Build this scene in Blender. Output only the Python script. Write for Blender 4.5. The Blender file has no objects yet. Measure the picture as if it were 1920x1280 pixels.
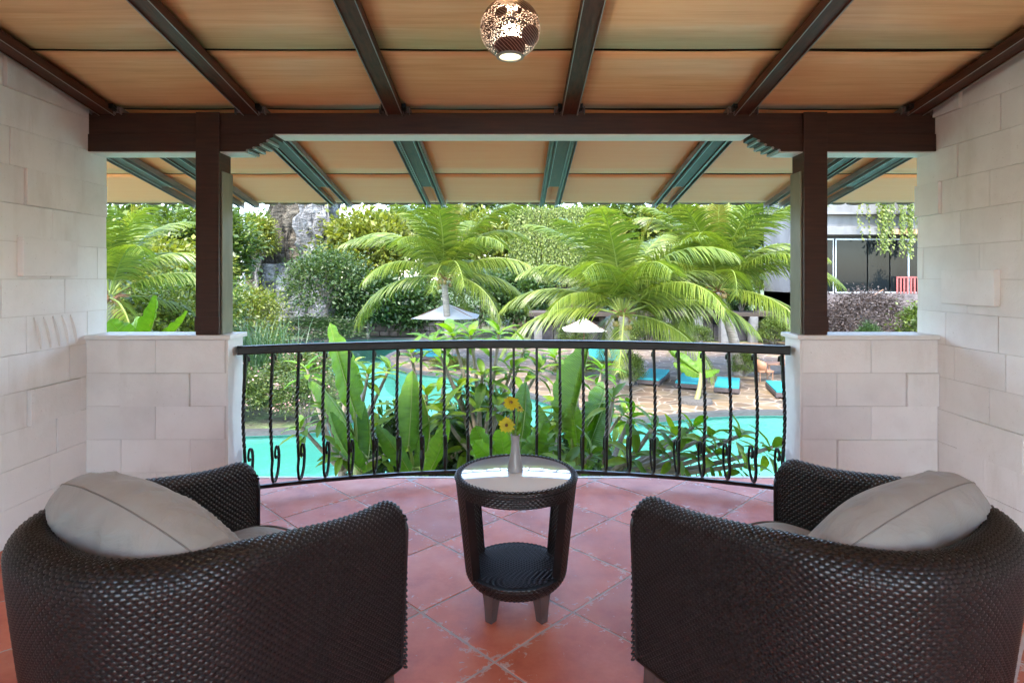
import bpy, bmesh, math, random
import numpy as np
from mathutils import Vector, Matrix

random.seed(7)
R = math.radians
scene = bpy.context.scene
COL = scene.collection

# ------------------------------------------------------------------ camera
cam_d = bpy.data.cameras.new('camera')
cam = bpy.data.objects.new('camera', cam_d)
COL.objects.link(cam)
F_PX, HZ, EYE = 1100.0, 520.0, 1.4
cam_d.sensor_width = 36.0
cam_d.lens = 36.0 * F_PX / 1920.0
cam_d.shift_y = -(640 - HZ) / 1920.0
cam_d.clip_start = 0.05
cam_d.clip_end = 2000
cam.location = (0, 0, EYE)
cam.rotation_euler = (R(90), 0, 0)
scene.camera = cam

# ------------------------------------------------------------------ world, sun, exposure
SUN_EL, SUN_AZ = 58.0, 205.0        # azimuth clockwise from +Y: the sun stands high behind the balcony, a little left
world = bpy.data.worlds.new('World')
scene.world = world
world.use_nodes = True
wn = world.node_tree.nodes
wl = world.node_tree.links
wn.clear()
sky = wn.new('ShaderNodeTexSky')
sky.sky_type = 'NISHITA'
sky.sun_disc = False
sky.sun_elevation = R(SUN_EL)
sky.sun_rotation = R(SUN_AZ)
sky.air_density = 1.0
sky.dust_density = .8
sky.ozone_density = 1.0
bg = wn.new('ShaderNodeBackground')
bg.inputs['Strength'].default_value = 0.15
wo = wn.new('ShaderNodeOutputWorld')
wl.new(sky.outputs[0], bg.inputs[0])
wl.new(bg.outputs[0], wo.inputs[0])

sun_d = bpy.data.lights.new('sun', 'SUN')
sun_d.energy = 1.3
sun_d.angle = R(10)
sun_d.color = (1.0, 0.95, 0.87)
sun = bpy.data.objects.new('sun', sun_d)
COL.objects.link(sun)
sd = Vector((math.sin(R(SUN_AZ)) * math.cos(R(SUN_EL)), math.cos(R(SUN_AZ)) * math.cos(R(SUN_EL)), math.sin(R(SUN_EL))))
sun.rotation_euler = sd.to_track_quat('Z', 'Y').to_euler()

vs = scene.view_settings
vs.view_transform = 'Standard'
vs.look = 'None'
vs.gamma = 1
vs.exposure = 3.65
vs.use_curve_mapping = False
scene.cycles.use_adaptive_sampling = True
scene.cycles.adaptive_threshold = .02
scene.cycles.max_bounces = 8
scene.cycles.diffuse_bounces = 5
scene.cycles.glossy_bounces = 3
scene.cycles.transmission_bounces = 3
scene.cycles.transparent_max_bounces = 8
scene.cycles.sample_clamp_indirect = 8

GR = -2.6          # garden level below the balcony floor
WATER = -2.72


def px(u, v, y):
    """a point at distance y that the photograph shows at u, v"""
    return Vector(((u - 960) * y / F_PX, y, EYE - (v - HZ) * y / F_PX))


# ------------------------------------------------------------------ materials
MATS = {}


def new_mat(name):
    m = bpy.data.materials.new(name)
    m.use_nodes = True
    nt = m.node_tree
    b = nt.nodes['Principled BSDF']
    MATS[name] = m
    return m, nt, b


def ramp(nt, fac, stops):
    r = nt.nodes.new('ShaderNodeValToRGB')
    el = r.color_ramp.elements
    while len(el) > 1:
        el.remove(el[-1])
    el[0].position = stops[0][0]
    el[0].color = (*stops[0][1], 1)
    for p, c in stops[1:]:
        e = el.new(p)
        e.color = (*c, 1)
    nt.links.new(fac, r.inputs[0])
    return r.outputs[0]


def coords(nt, kind='Object', scale=(1, 1, 1), world_pos=False):
    if world_pos:
        g = nt.nodes.new('ShaderNodeNewGeometry')
        src = g.outputs['Position']
    else:
        t = nt.nodes.new('ShaderNodeTexCoord')
        src = t.outputs[kind]
    mp = nt.nodes.new('ShaderNodeMapping')
    mp.inputs['Scale'].default_value = scale
    nt.links.new(src, mp.inputs[0])
    return mp.outputs[0]


def noise(nt, vec, scale=5, detail=4, rough=.55, dist=0):
    n = nt.nodes.new('ShaderNodeTexNoise')
    n.inputs['Scale'].default_value = scale
    n.inputs['Detail'].default_value = detail
    n.inputs['Roughness'].default_value = rough
    n.inputs['Distortion'].default_value = dist
    nt.links.new(vec, n.inputs['Vector'])
    return n.outputs['Fac']


def bump(nt, b, h, strength=.3, dist=.01):
    n = nt.nodes.new('ShaderNodeBump')
    n.inputs['Strength'].default_value = strength
    n.inputs['Distance'].default_value = dist
    nt.links.new(h, n.inputs['Height'])
    nt.links.new(n.outputs[0], b.inputs['Normal'])
    return n


def mixc(nt, fac, a, b2, mode='MIX'):
    m = nt.nodes.new('ShaderNodeMix')
    m.data_type = 'RGBA'
    m.blend_type = mode
    for sock, val in ((m.inputs[0], fac), (m.inputs[6], a), (m.inputs[7], b2)):
        if isinstance(val, (int, float)):
            sock.default_value = val
        elif isinstance(val, tuple):
            sock.default_value = (*val, 1)
        else:
            nt.links.new(val, sock)
    return m.outputs[2]


def math_n(nt, op, a, b2=None, clamp=False):
    m = nt.nodes.new('ShaderNodeMath')
    m.operation = op
    m.use_clamp = clamp
    for i, val in enumerate((a, b2)):
        if val is None:
            continue
        if isinstance(val, (int, float)):
            m.inputs[i].default_value = val
        else:
            nt.links.new(val, m.inputs[i])
    return m.outputs[0]


def plain(name, c0, c1=None, rough=.6, scale=6, detail=5, stretch=(1, 1, 1), bmp=0, bscale=None, metal=0, rnd=0, spec=.5, coat=0, wpos=False):
    m, nt, b = new_mat(name)
    vec = coords(nt, scale=stretch, world_pos=wpos)
    f = noise(nt, vec, scale, detail)
    c1 = c1 or tuple(x * .7 for x in c0)
    col = ramp(nt, f, [(.3, c1), (.7, c0)])
    if rnd:
        oi = nt.nodes.new('ShaderNodeObjectInfo')
        mr = nt.nodes.new('ShaderNodeMapRange')
        mr.inputs[3].default_value = 1 - rnd
        mr.inputs[4].default_value = 1 + rnd
        nt.links.new(oi.outputs['Random'], mr.inputs[0])
        hs = nt.nodes.new('ShaderNodeHueSaturation')
        nt.links.new(mr.outputs[0], hs.inputs['Value'])
        nt.links.new(col, hs.inputs['Color'])
        col = hs.outputs[0]
    nt.links.new(col, b.inputs['Base Color'])
    b.inputs['Roughness'].default_value = rough
    b.inputs['Metallic'].default_value = metal
    b.inputs['Specular IOR Level'].default_value = spec
    b.inputs['Coat Weight'].default_value = coat
    if bmp:
        h = noise(nt, vec, bscale or scale * 4, 6)
        bump(nt, b, h, bmp)
    return m


def leafmat(name, c0, c1, c2=None, rough=.45, trans=.35, island=True, tint=(1.25, 1.3, .45), spec=.4, veins=False):
    m, nt, b = new_mat(name)
    out = nt.nodes['Material Output']
    g = nt.nodes.new('ShaderNodeNewGeometry')
    oi = nt.nodes.new('ShaderNodeObjectInfo')
    if island:
        fac = math_n(nt, 'ADD', math_n(nt, 'MULTIPLY', g.outputs['Random Per Island'], .75), math_n(nt, 'MULTIPLY', oi.outputs['Random'], .25))
    else:
        n = noise(nt, coords(nt), 4, 3)
        fac = math_n(nt, 'ADD', math_n(nt, 'MULTIPLY', n, .4), math_n(nt, 'MULTIPLY', oi.outputs['Random'], .6))
    col = ramp(nt, fac, [(0, c0), (.6, c1), (1, c2 or c1)])
    if veins:
        vv = coords(nt, scale=(.35, 0, 1))
        ax = nt.nodes.new('ShaderNodeSeparateXYZ')
        nt.links.new(vv, ax.inputs[0])
        zz = math_n(nt, 'ADD', ax.outputs[2], math_n(nt, 'MULTIPLY', math_n(nt, 'ABSOLUTE', ax.outputs[0]), -.9))
        sn = math_n(nt, 'SINE', math_n(nt, 'MULTIPLY', zz, 260))
        nz = noise(nt, coords(nt, scale=(1, 1, 9)), 3, 4)
        hgt_ = math_n(nt, 'ADD', math_n(nt, 'MULTIPLY', sn, .3), nz)
        col = mixc(nt, .55, col, ramp(nt, nz, [(.3, (.55, .55, .5)), (.7, (1.35, 1.3, 1.2))]), 'MULTIPLY')
        dry = noise(nt, coords(nt), 6, 4, .6)
        col = mixc(nt, ramp(nt, dry, [(.66, (0, 0, 0)), (.74, (1, 1, 1))]), col, (.26, .20, .06))
        bump(nt, b, hgt_, .5, .02)
    nt.links.new(col, b.inputs['Base Color'])
    b.inputs['Roughness'].default_value = rough
    b.inputs['Specular IOR Level'].default_value = spec
    tr = nt.nodes.new('ShaderNodeBsdfTranslucent')
    nt.links.new(mixc(nt, 1.0, col, tint, 'MULTIPLY'), tr.inputs[0])
    mx = nt.nodes.new('ShaderNodeMixShader')
    mx.inputs[0].default_value = trans
    nt.links.new(b.outputs[0], mx.inputs[1])
    nt.links.new(tr.outputs[0], mx.inputs[2])
    nt.links.new(mx.outputs[0], out.inputs[0])
    return m


m, nt, b = new_mat('white_stone')
wp = coords(nt, world_pos=True)
c = ramp(nt, noise(nt, wp, 2.2, 7, .62), [(.3, (.71, .70, .685)), (.55, (.81, .81, .80)), (.75, (.85, .85, .845))])
st = noise(nt, coords(nt, scale=(2.2, 2.2, .5), world_pos=True), 2.0, 5, .6)
c = mixc(nt, ramp(nt, st, [(.56, (0, 0, 0)), (.80, (.55, .55, .55))]), c, (.56, .52, .47))
pit = noise(nt, wp, 75, 3, .6)
c = mixc(nt, ramp(nt, pit, [(.26, (.6, .6, .6)), (.33, (0, 0, 0))]), c, (.45, .42, .38))
oi = nt.nodes.new('ShaderNodeObjectInfo')
mr = nt.nodes.new('ShaderNodeMapRange')
mr.inputs[3].default_value = .93
mr.inputs[4].default_value = 1.03
nt.links.new(oi.outputs['Random'], mr.inputs[0])
hs = nt.nodes.new('ShaderNodeHueSaturation')
nt.links.new(mr.outputs[0], hs.inputs['Value'])
nt.links.new(c, hs.inputs['Color'])
nt.links.new(hs.outputs[0], b.inputs['Base Color'])
b.inputs['Roughness'].default_value = .8
hh_ = math_n(nt, 'ADD', math_n(nt, 'MULTIPLY', noise(nt, wp, 9, 6, .65), 1.0), math_n(nt, 'MULTIPLY', pit, .25))
bump(nt, b, hh_, .35, .012)
plain('white_paint', (.80, .80, .78), (.72, .72, .70), rough=.5, scale=9, bmp=.05)
plain('wall_core', (.66, .64, .61), (.58, .56, .53), rough=.85, scale=8)
plain('dark_wood', (.060, .024, .015), (.026, .011, .008), rough=.38, scale=4, stretch=(1, 1, 14), bmp=.12, spec=.4)
plain('dark_wood_x', (.060, .024, .015), (.026, .011, .008), rough=.38, scale=4, stretch=(1, 10, 14), bmp=.12, spec=.4)
plain('rafter_wood', (.105, .034, .018), (.042, .015, .010), rough=.45, scale=5, stretch=(12, 1, 12), bmp=.12, spec=.3)
plain('teal_metal', (.27, .225, .225), (.15, .13, .13), rough=.42, scale=7, stretch=(4, 1, 4), metal=.25)
plain('post_glare', (.22, .22, .16), (.15, .15, .11), rough=.35, scale=5, stretch=(3, 3, 1))  # pale olive stands for glare on the varnished post side
plain('black_iron', (.005, .005, .0055), (.009, .009, .009), rough=.42, scale=40, bmp=.15, spec=.35)
plain('grout', (.62, .53, .49), (.46, .36, .33), rough=.9, scale=14)
plain('wicker', (.016, .0105, .010), (.008, .0055, .0055), rough=.33, scale=22, spec=.55)
plain('wicker_back', (.008, .006, .006), (.006, .005, .005), rough=.8)
plain('chair_leg', (.10, .066, .060), (.07, .045, .042), rough=.4, scale=8, stretch=(6, 6, 1))
plain('roof_tile', (.16, .075, .05), (.09, .05, .04), rough=.8, scale=9, rnd=.2)
plain('roof_board', (.10, .05, .03), rough=.8)
plain('vase_ceramic', (.30, .285, .28), (.24, .23, .23), rough=.3, scale=8)
plain('flower_centre', (.20, .11, .02), (.10, .05, .01), rough=.8, scale=60)
plain('soil', (.05, .036, .024), (.025, .018, .013), rough=.95, scale=3, bmp=.5)
plain('bark', (.24, .20, .16), (.10, .08, .065), rough=.9, scale=5, stretch=(1, 1, 4), bmp=.5)
plain('palm_bark', (.30, .25, .20), (.13, .105, .085), rough=.9, scale=3, stretch=(1, 1, 8), bmp=.6)
plain('pale_bark', (.55, .53, .48), (.36, .34, .30), rough=.8, scale=3, stretch=(1, 1, 3))
plain('plumeria_bark', (.25, .21, .16), (.13, .10, .07), rough=.8, scale=12, bmp=.3)
plain('banana_stem', (.20, .24, .07), (.15, .09, .04), rough=.5, scale=4, stretch=(4, 4, .7))
plain('coconut', (.20, .11, .03), (.12, .09, .025), rough=.5, scale=9)
plain('palm_fibre', (.22, .10, .04), (.12, .06, .025), rough=.9, scale=14)
plain('coping', (.045, .043, .040), (.03, .028, .026), rough=.7, scale=6)
plain('rubble_stone', (.17, .14, .13), (.05, .042, .04), rough=.9, scale=2.2, bmp=.7, bscale=5)
plain('turquoise_fabric', (.006, .20, .215), (.005, .165, .18), rough=.75, scale=20)
plain('lounger_wicker', (.055, .035, .030), (.03, .02, .018), rough=.55, scale=50, bmp=.4)
plain('teak', (.26, .12, .06), (.17, .08, .04), rough=.6, scale=6)
plain('canvas_white', (.36, .355, .345), (.32, .315, .305), rough=.8, scale=4)
plain('concrete_white', (.145, .143, .138), (.08, .078, .074), rough=.85, scale=1.0, stretch=(1, 1, .35))
plain('column_stone', (.13, .128, .12), (.075, .072, .07), rough=.9, scale=3)
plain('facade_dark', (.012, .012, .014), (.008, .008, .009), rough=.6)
plain('mullion', (.36, .37, .37), (.28, .29, .29), rough=.4, metal=.3)
plain('terracotta_fascia', (.42, .22, .14), (.34, .17, .10), rough=.7)
plain('rail_red', (.28, .06, .05), (.20, .05, .04), rough=.6)
plain('pebble', (.07, .06, .05), (.035, .03, .025), rough=.9, scale=20)

# rock of the cliff, a grey and a brown sort
for nm, dk, md_, lt in (('cliff_rock', (.035, .033, .032), (.13, .125, .12), (.27, .262, .255)), ('cliff_rock_brown', (.018, .014, .010), (.060, .048, .032), (.125, .105, .075))):
    m, nt, b = new_mat(nm)
    v = coords(nt, scale=(1, 1, .7))
    n1 = noise(nt, v, 1.3, 9, .68, .4)
    n2 = noise(nt, coords(nt, scale=(1, 1, 3.5)), 1.1, 6, .6, .5)
    c = ramp(nt, math_n(nt, 'ADD', math_n(nt, 'MULTIPLY', n1, .65), math_n(nt, 'MULTIPLY', n2, .35)), [(.38, dk), (.5, md_), (.62, lt)])
    nt.links.new(c, b.inputs['Base Color'])
    b.inputs['Roughness'].default_value = .95
    bump(nt, b, math_n(nt, 'ADD', n1, n2), 1.0, .5)

# plywood ceiling: grain across the sheet, red glow of bounced light painted in as patches
m, nt, b = new_mat('plywood')
v = coords(nt, scale=(.7, 16, 1), world_pos=True)
g1 = noise(nt, v, 2.2, 7, .62, .5)
v2 = coords(nt, scale=(.7, 1.6, 1), world_pos=True)
g2 = noise(nt, v2, 1.3, 3)
c = ramp(nt, g1, [(.28, (.70, .44, .21)), (.5, (.82, .55, .28)), (.72, (.88, .64, .36))])
c = mixc(nt, math_n(nt, 'MULTIPLY', math_n(nt, 'SUBTRACT', g2, .50, True), 2.4, True), c, (.74, .34, .14))  # reddish glow mixed into the wood colour
nt.links.new(c, b.inputs['Base Color'])
b.inputs['Roughness'].default_value = .42
b.inputs['Specular IOR Level'].default_value = .35
bump(nt, b, g1, .05, .004)

m, nt, b = new_mat('plywood_pale')
v = coords(nt, scale=(.7, 14, 1), world_pos=True)
g1 = noise(nt, v, 2.0, 6, .6, .4)
c = ramp(nt, g1, [(.3, (.95, .34, .135)), (.7, (.97, .385, .165))])
nt.links.new(c, b.inputs['Base Color'])
b.inputs['Roughness'].default_value = .55

# terracotta floor tile: glazed red with pale chips near the edges
m, nt, b = new_mat('terracotta_tile')
wp = coords(nt, world_pos=True)
at = nt.nodes.new('ShaderNodeAttribute')
at.attribute_name = 'edge'
oi = nt.nodes.new('ShaderNodeObjectInfo')
base = ramp(nt, noise(nt, wp, 3.4, 8, .68), [(.28, (.42, .085, .045)), (.5, (.58, .150, .080)), (.72, (.66, .225, .130))])
hs = nt.nodes.new('ShaderNodeHueSaturation')
mr = nt.nodes.new('ShaderNodeMapRange')
mr.inputs[3].default_value = .82
mr.inputs[4].default_value = 1.15
nt.links.new(oi.outputs['Random'], mr.inputs[0])
nt.links.new(mr.outputs[0], hs.inputs['Value'])
nt.links.new(base, hs.inputs['Color'])
chipn = noise(nt, wp, 26, 5, .7, .8)
patch = noise(nt, wp, 3.1, 3, .5)
e1 = math_n(nt, 'MULTIPLY', at.outputs['Fac'], .13)
chip = math_n(nt, 'ADD', math_n(nt, 'ADD', chipn, e1), math_n(nt, 'MULTIPLY', patch, .20))
chipm = ramp(nt, chip, [(.765, (0, 0, 0)), (.795, (1, 1, 1))])
col = mixc(nt, math_n(nt, 'MULTIPLY', chipm, .75), hs.outputs[0], (.60, .46, .40))
nt.links.new(col, b.inputs['Base Color'])
rr = nt.nodes.new('ShaderNodeMapRange')
rr.inputs[3].default_value = .34
rr.inputs[4].default_value = .62
b.inputs['Specular IOR Level'].default_value = .28
nt.links.new(noise(nt, wp, 5, 5), rr.inputs[0])
nt.links.new(rr.outputs[0], b.inputs['Roughness'])
bump(nt, b, noise(nt, wp, 9, 5), .12, .01)

# linen for the cushions
m, nt, b = new_mat('linen')
v = coords(nt)
f = noise(nt, v, 5, 4)
c = ramp(nt, f, [(.3, (.29, .275, .25)), (.7, (.35, .335, .305))])
nt.links.new(c, b.inputs['Base Color'])
b.inputs['Roughness'].default_value = .9
b.inputs['Sheen Weight'].default_value = .15
fine = noise(nt, coords(nt, scale=(1, 1, 1)), 260, 2)
folds = noise(nt, coords(nt, scale=(1.0, 1, 2.4)), 7, 3, .5, 1.2)
bump(nt, b, math_n(nt, 'ADD', math_n(nt, 'MULTIPLY', fine, .05), folds), .45, .018)
plain('piping', (.24, .22, .20), rough=.9)

# glass table top
m, nt, b = new_mat('glass_top')
b.inputs['Base Color'].default_value = (.84, .90, .92, 1)
b.inputs['Roughness'].default_value = .05
b.inputs['Coat Weight'].default_value = 1.0
b.inputs['Coat Roughness'].default_value = .02
# window glass
m, nt, b = new_mat('window_glass')
b.inputs['Base Color'].default_value = (.006, .008, .009, 1)
b.inputs['Roughness'].default_value = .04
b.inputs['Specular IOR Level'].default_value = .15

# pool
m, nt, b = new_mat('pool_tile')
v = coords(nt, world_pos=True)
c = ramp(nt, noise(nt, v, .18, 3), [(.35, (.090, .285, .245)), (.65, (.12, .32, .28))])
nt.links.new(c, b.inputs['Base Color'])
b.inputs['Roughness'].default_value = .6
m, nt, b = new_mat('pool_water')
out = nt.nodes['Material Output']
tr = nt.nodes.new('ShaderNodeBsdfTransparent')
tr.inputs[0].default_value = (.80, .985, .97, 1)
gl = nt.nodes.new('ShaderNodeBsdfGlossy')
gl.inputs['Roughness'].default_value = .06
fr = nt.nodes.new('ShaderNodeFresnel')
fr.inputs[0].default_value = 1.33
bn = nt.nodes.new('ShaderNodeBump')
bn.inputs['Strength'].default_value = .3
bn.inputs['Distance'].default_value = .1
nt.links.new(noise(nt, coords(nt, world_pos=True), 2.2, 3), bn.inputs['Height'])
nt.links.new(bn.outputs[0], gl.inputs['Normal'])
nt.links.new(bn.outputs[0], fr.inputs['Normal'])
mx = nt.nodes.new('ShaderNodeMixShader')
nt.links.new(fr.outputs[0], mx.inputs[0])
nt.links.new(tr.outputs[0], mx.inputs[1])
nt.links.new(gl.outputs[0], mx.inputs[2])
nt.links.new(mx.outputs[0], out.inputs[0])

# garden ground and stone deck
m, nt, b = new_mat('garden_ground')
v = coords(nt, world_pos=True)
c = ramp(nt, noise(nt, v, .7, 8, .7), [(.35, (.045, .032, .02)), (.5, (.06, .075, .025)), (.65, (.07, .13, .03))])
nt.links.new(c, b.inputs['Base Color'])
b.inputs['Roughness'].default_value = .95
bump(nt, b, noise(nt, v, 6, 6), .8, .1)
m, nt, b = new_mat('deck_stone')
v = coords(nt, scale=(1, 1, 1), world_pos=True)
vo = nt.nodes.new('ShaderNodeTexVoronoi')
vo.inputs['Scale'].default_value = 1.7
nt.links.new(v, vo.inputs['Vector'])
sp = nt.nodes.new('ShaderNodeSeparateColor')
nt.links.new(vo.outputs['Color'], sp.inputs[0])
c = ramp(nt, sp.outputs[0], [(0, (.055, .034, .017)), (.3, (.125, .082, .038)), (.55, (.075, .042, .022)), (.8, (.145, .102, .053)), (1, (.045, .030, .019))])
ve = nt.nodes.new('ShaderNodeTexVoronoi')
ve.feature = 'DISTANCE_TO_EDGE'
ve.inputs['Scale'].default_value = 1.7
nt.links.new(v, ve.inputs['Vector'])
jt = ramp(nt, ve.outputs['Distance'], [(.02, (1, 1, 1)), (.05, (0, 0, 0))])
c = mixc(nt, jt, c, (.22, .17, .13))
c = mixc(nt, .45, c, ramp(nt, noise(nt, v, 5, 6), [(.3, (.55, .5, .45)), (.7, (1.2, 1.15, 1.1))]), 'MULTIPLY')
nt.links.new(c, b.inputs['Base Color'])
b.inputs['Roughness'].default_value = .75

# foliage
leafmat('leaf_tree_mid', (0.022, 0.042, 0.007), (0.064, 0.100, 0.014), (0.130, 0.158, 0.025))
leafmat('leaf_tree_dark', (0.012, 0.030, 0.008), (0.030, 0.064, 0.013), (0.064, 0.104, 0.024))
leafmat('leaf_tree_yellow', (0.055, 0.075, 0.009), (0.122, 0.140, 0.017), (0.200, 0.205, 0.030))
leafmat('leaf_tree_blue', (0.024, 0.048, 0.014), (0.060, 0.095, 0.028), (0.120, 0.150, 0.050))
leafmat('leaf_frond', (0.048, 0.080, 0.010), (0.118, 0.158, 0.019), (0.205, 0.230, 0.040), rough=.38, trans=.4)
leafmat('leaf_frond_yellow', (0.110, 0.110, 0.017), (0.165, 0.154, 0.022), (0.231, 0.198, 0.033), rough=.4, trans=.4)
leafmat('leaf_vine', (0.055, 0.085, 0.011), (0.118, 0.155, 0.020), (0.190, 0.220, 0.040), trans=.4)
leafmat('leaf_reed', (0.028, 0.066, 0.028), (0.055, 0.110, 0.047), (0.105, 0.160, 0.072))
leafmat('leaf_russet', (0.040, 0.028, 0.024), (0.075, 0.055, 0.047), (0.110, 0.085, 0.074), tint=(1.1, 1.0, .8))
leafmat('leaf_banana', (0.050, 0.125, 0.008), (0.098, 0.195, 0.012), (0.175, 0.270, 0.018), spec=.25, rough=.42, trans=.42, island=False, tint=(1.3, 1.45, .3), veins=True)
leafmat('leaf_banana_lime', (0.088, 0.182, 0.011), (0.110, 0.209, 0.014), (0.149, 0.242, 0.022), rough=.36, trans=.45, island=False, tint=(1.3, 1.4, .3), veins=True)
leafmat('leaf_plumeria', (0.036, 0.082, 0.008), (0.110, 0.180, 0.014), (0.235, 0.285, 0.022), rough=.45, trans=.36, island=False, spec=.22)
leafmat('leaf_flower_bush', (0.025, 0.047, 0.010), (0.061, 0.094, 0.017), (0.121, 0.143, 0.033))
leafmat('petal_pink', (0.294, 0.112, 0.119), (0.385, 0.210, 0.189), (0.462, 0.350, 0.294), trans=.3, tint=(1, 1, 1))
leafmat('petal_yellow', (.44, .34, .012), (.50, .42, .016), (.52, .46, .03), trans=.3, tint=(1, 1, .4))
leafmat('midrib', (0.132, 0.180, 0.030), (0.180, 0.216, 0.042), None, island=False, trans=.15)


# ------------------------------------------------------------------ mesh helpers
class MB:
    def __init__(self):
        self.v, self.f = [], []

    def add(self, verts, faces):
        o = len(self.v)
        self.v.extend([tuple(p) for p in verts])
        self.f.extend([tuple(i + o for i in fc) for fc in faces])
        return self

    def box(self, x0, x1, y0, y1, z0, z1, c=0.0):
        if c <= 0:
            p = [(x0, y0, z0), (x1, y0, z0), (x1, y1, z0), (x0, y1, z0), (x0, y0, z1), (x1, y0, z1), (x1, y1, z1), (x0, y1, z1)]
            return self.add(p, [(0, 3, 2, 1), (4, 5, 6, 7), (0, 1, 5, 4), (1, 2, 6, 5), (2, 3, 7, 6), (3, 0, 4, 7)])
        bm = bmesh.new()
        bmesh.ops.create_cube(bm, size=1)
        for w in bm.verts:
            w.co = Vector(((x0 + x1) / 2 + w.co.x * (x1 - x0), (y0 + y1) / 2 + w.co.y * (y1 - y0), (z0 + z1) / 2 + w.co.z * (z1 - z0)))
        bmesh.ops.bevel(bm, geom=bm.edges[:], offset=c, segments=2, affect='EDGES', profile=.6)
        bm.verts.index_update()
        self.add([w.co[:] for w in bm.verts], [[w.index for w in fc.verts] for fc in bm.faces])
        bm.free()
        return self

    def grid(self, P, close_u=False, close_v=False):
        """P: array (m, n, 3)"""
        P = np.asarray(P)
        m_, n_ = P.shape[:2]
        fs = []
        for i in range(m_ if close_u else m_ - 1):
            for j in range(n_ if close_v else n_ - 1):
                i2, j2 = (i + 1) % m_, (j + 1) % n_
                fs.append((i * n_ + j, i2 * n_ + j, i2 * n_ + j2, i * n_ + j2))
        return self.add(P.reshape(-1, 3).tolist(), fs)

    def tube(self, pts, rad, n=8, square=False, twist=None, caps=True):
        pts = [Vector(p) for p in pts]
        k = len(pts)
        if not hasattr(rad, '__len__'):
            rad = [rad] * k
        rings = []
        t = (pts[1] - pts[0]).normalized()
        ref = Vector((0, 0, 1)) if abs(t.z) < .9 else Vector((1, 0, 0))
        nrm = t.cross(ref).normalized()
        for i, p in enumerate(pts):
            t2 = (pts[min(i + 1, k - 1)] - pts[max(i - 1, 0)])
            t2 = t2.normalized() if t2.length > 1e-9 else t
            nrm = (nrm - t2 * nrm.dot(t2))
            nrm = nrm.normalized() if nrm.length > 1e-6 else t2.orthogonal().normalized()
            bn_ = t2.cross(nrm)
            tw = twist[i] if twist else 0
            ring = []
            for j in range(n):
                a = 2 * math.pi * j / n + tw + (math.pi / 4 if square else 0)
                ring.append(p + (nrm * math.cos(a) + bn_ * math.sin(a)) * rad[i])
            rings.append(ring)
        o = len(self.v)
        self.grid(np.array([[q[:] for q in r] for r in rings]), close_v=True)
        if caps:
            self.f.append(tuple(o + j for j in range(n))[::-1])
            self.f.append(tuple(o + (k - 1) * n + j for j in range(n)))
        return self

    def lathe(self, prof, n=32, cx=0, cy=0):
        P = np.array([[(cx + r * math.cos(2 * math.pi * j / n), cy + r * math.sin(2 * math.pi * j / n), z) for j in range(n)] for r, z in prof])
        return self.grid(P, close_v=True)

    def ellipsoid(self, c, r, n=12, m_=8):
        c = Vector(c)
        P = []
        for i in range(m_ + 1):
            th = math.pi * i / m_
            P.append([(c.x + r[0] * math.sin(th) * math.cos(2 * math.pi * j / n), c.y + r[1] * math.sin(th) * math.sin(2 * math.pi * j / n), c.z + r[2] * math.cos(th)) for j in range(n)])
        return self.grid(np.array(P), close_v=True)

    def prism(self, poly, lo, hi, to3, bev=0.0):
        """extrude a convex 2D polygon between lo and hi; to3(a, b, h) gives the 3D point; outer face gets a bevel"""
        n = len(poly)
        cx = sum(p[0] for p in poly) / n
        cy = sum(p[1] for p in poly) / n
        rings = [[to3(a, b_, lo) for a, b_ in poly]]
        if bev > 0:
            rings.append([to3(a, b_, hi - bev) for a, b_ in poly])
            ins = []
            for a, b_ in poly:
                d = math.hypot(a - cx, b_ - cy) or 1
                k = 1 - min(.5, bev * 1.4 / d)
                ins.append(to3(cx + (a - cx) * k, cy + (b_ - cy) * k, hi))
            rings.append(ins)
        else:
            rings.append([to3(a, b_, hi) for a, b_ in poly])
        o = len(self.v)
        self.grid(np.array([[tuple(q) for q in r] for r in rings]), close_v=True)
        self.f.append(tuple(o + j for j in range(n))[::-1])
        self.f.append(tuple(o + (len(rings) - 1) * n + j for j in range(n)))
        return self

    def mesh(self, name, mat, smooth=False, fix=True):
        me = bpy.data.meshes.new(name)
        me.from_pydata(self.v, [], self.f)
        if mat:
            me.materials.append(MATS[mat])
        if fix:
            bm = bmesh.new()
            bm.from_mesh(me)
            bmesh.ops.recalc_face_normals(bm, faces=bm.faces)
            bm.to_mesh(me)
            bm.free()
        if smooth:
            me.polygons.foreach_set('use_smooth', [True] * len(me.polygons))
            if smooth != 'full':
                me.set_sharp_from_angle(angle=R(40))
        me.update()
        return me

    def build(self, name, mat, parent=None, smooth=False, loc=None):
        return link(name, self.mesh(name, mat, smooth), parent, loc)


def link(name, data, parent=None, loc=None, rot=None, scl=None, mtx=None):
    o = bpy.data.objects.new(name, data)
    COL.objects.link(o)
    if parent is not None:
        o.parent = parent
    if mtx is not None:
        o.matrix_basis = mtx
    if loc is not None:
        o.location = loc
    if rot is not None:
        o.rotation_euler = rot
    if scl is not None:
        o.scale = scl if hasattr(scl, '__len__') else (scl,) * 3
    return o


def tag(o, label=None, cat=None, group=None, kind=None):
    if label:
        o['label'] = label
    if cat:
        o['category'] = cat
    if group:
        o['group'] = group
    if kind:
        o['kind'] = kind
    return o


def thing(name, label, cat, loc=(0, 0, 0), rz=0, group=None):
    return tag(link(name, None, None, loc, (0, 0, rz)), label, cat, group)


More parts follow.
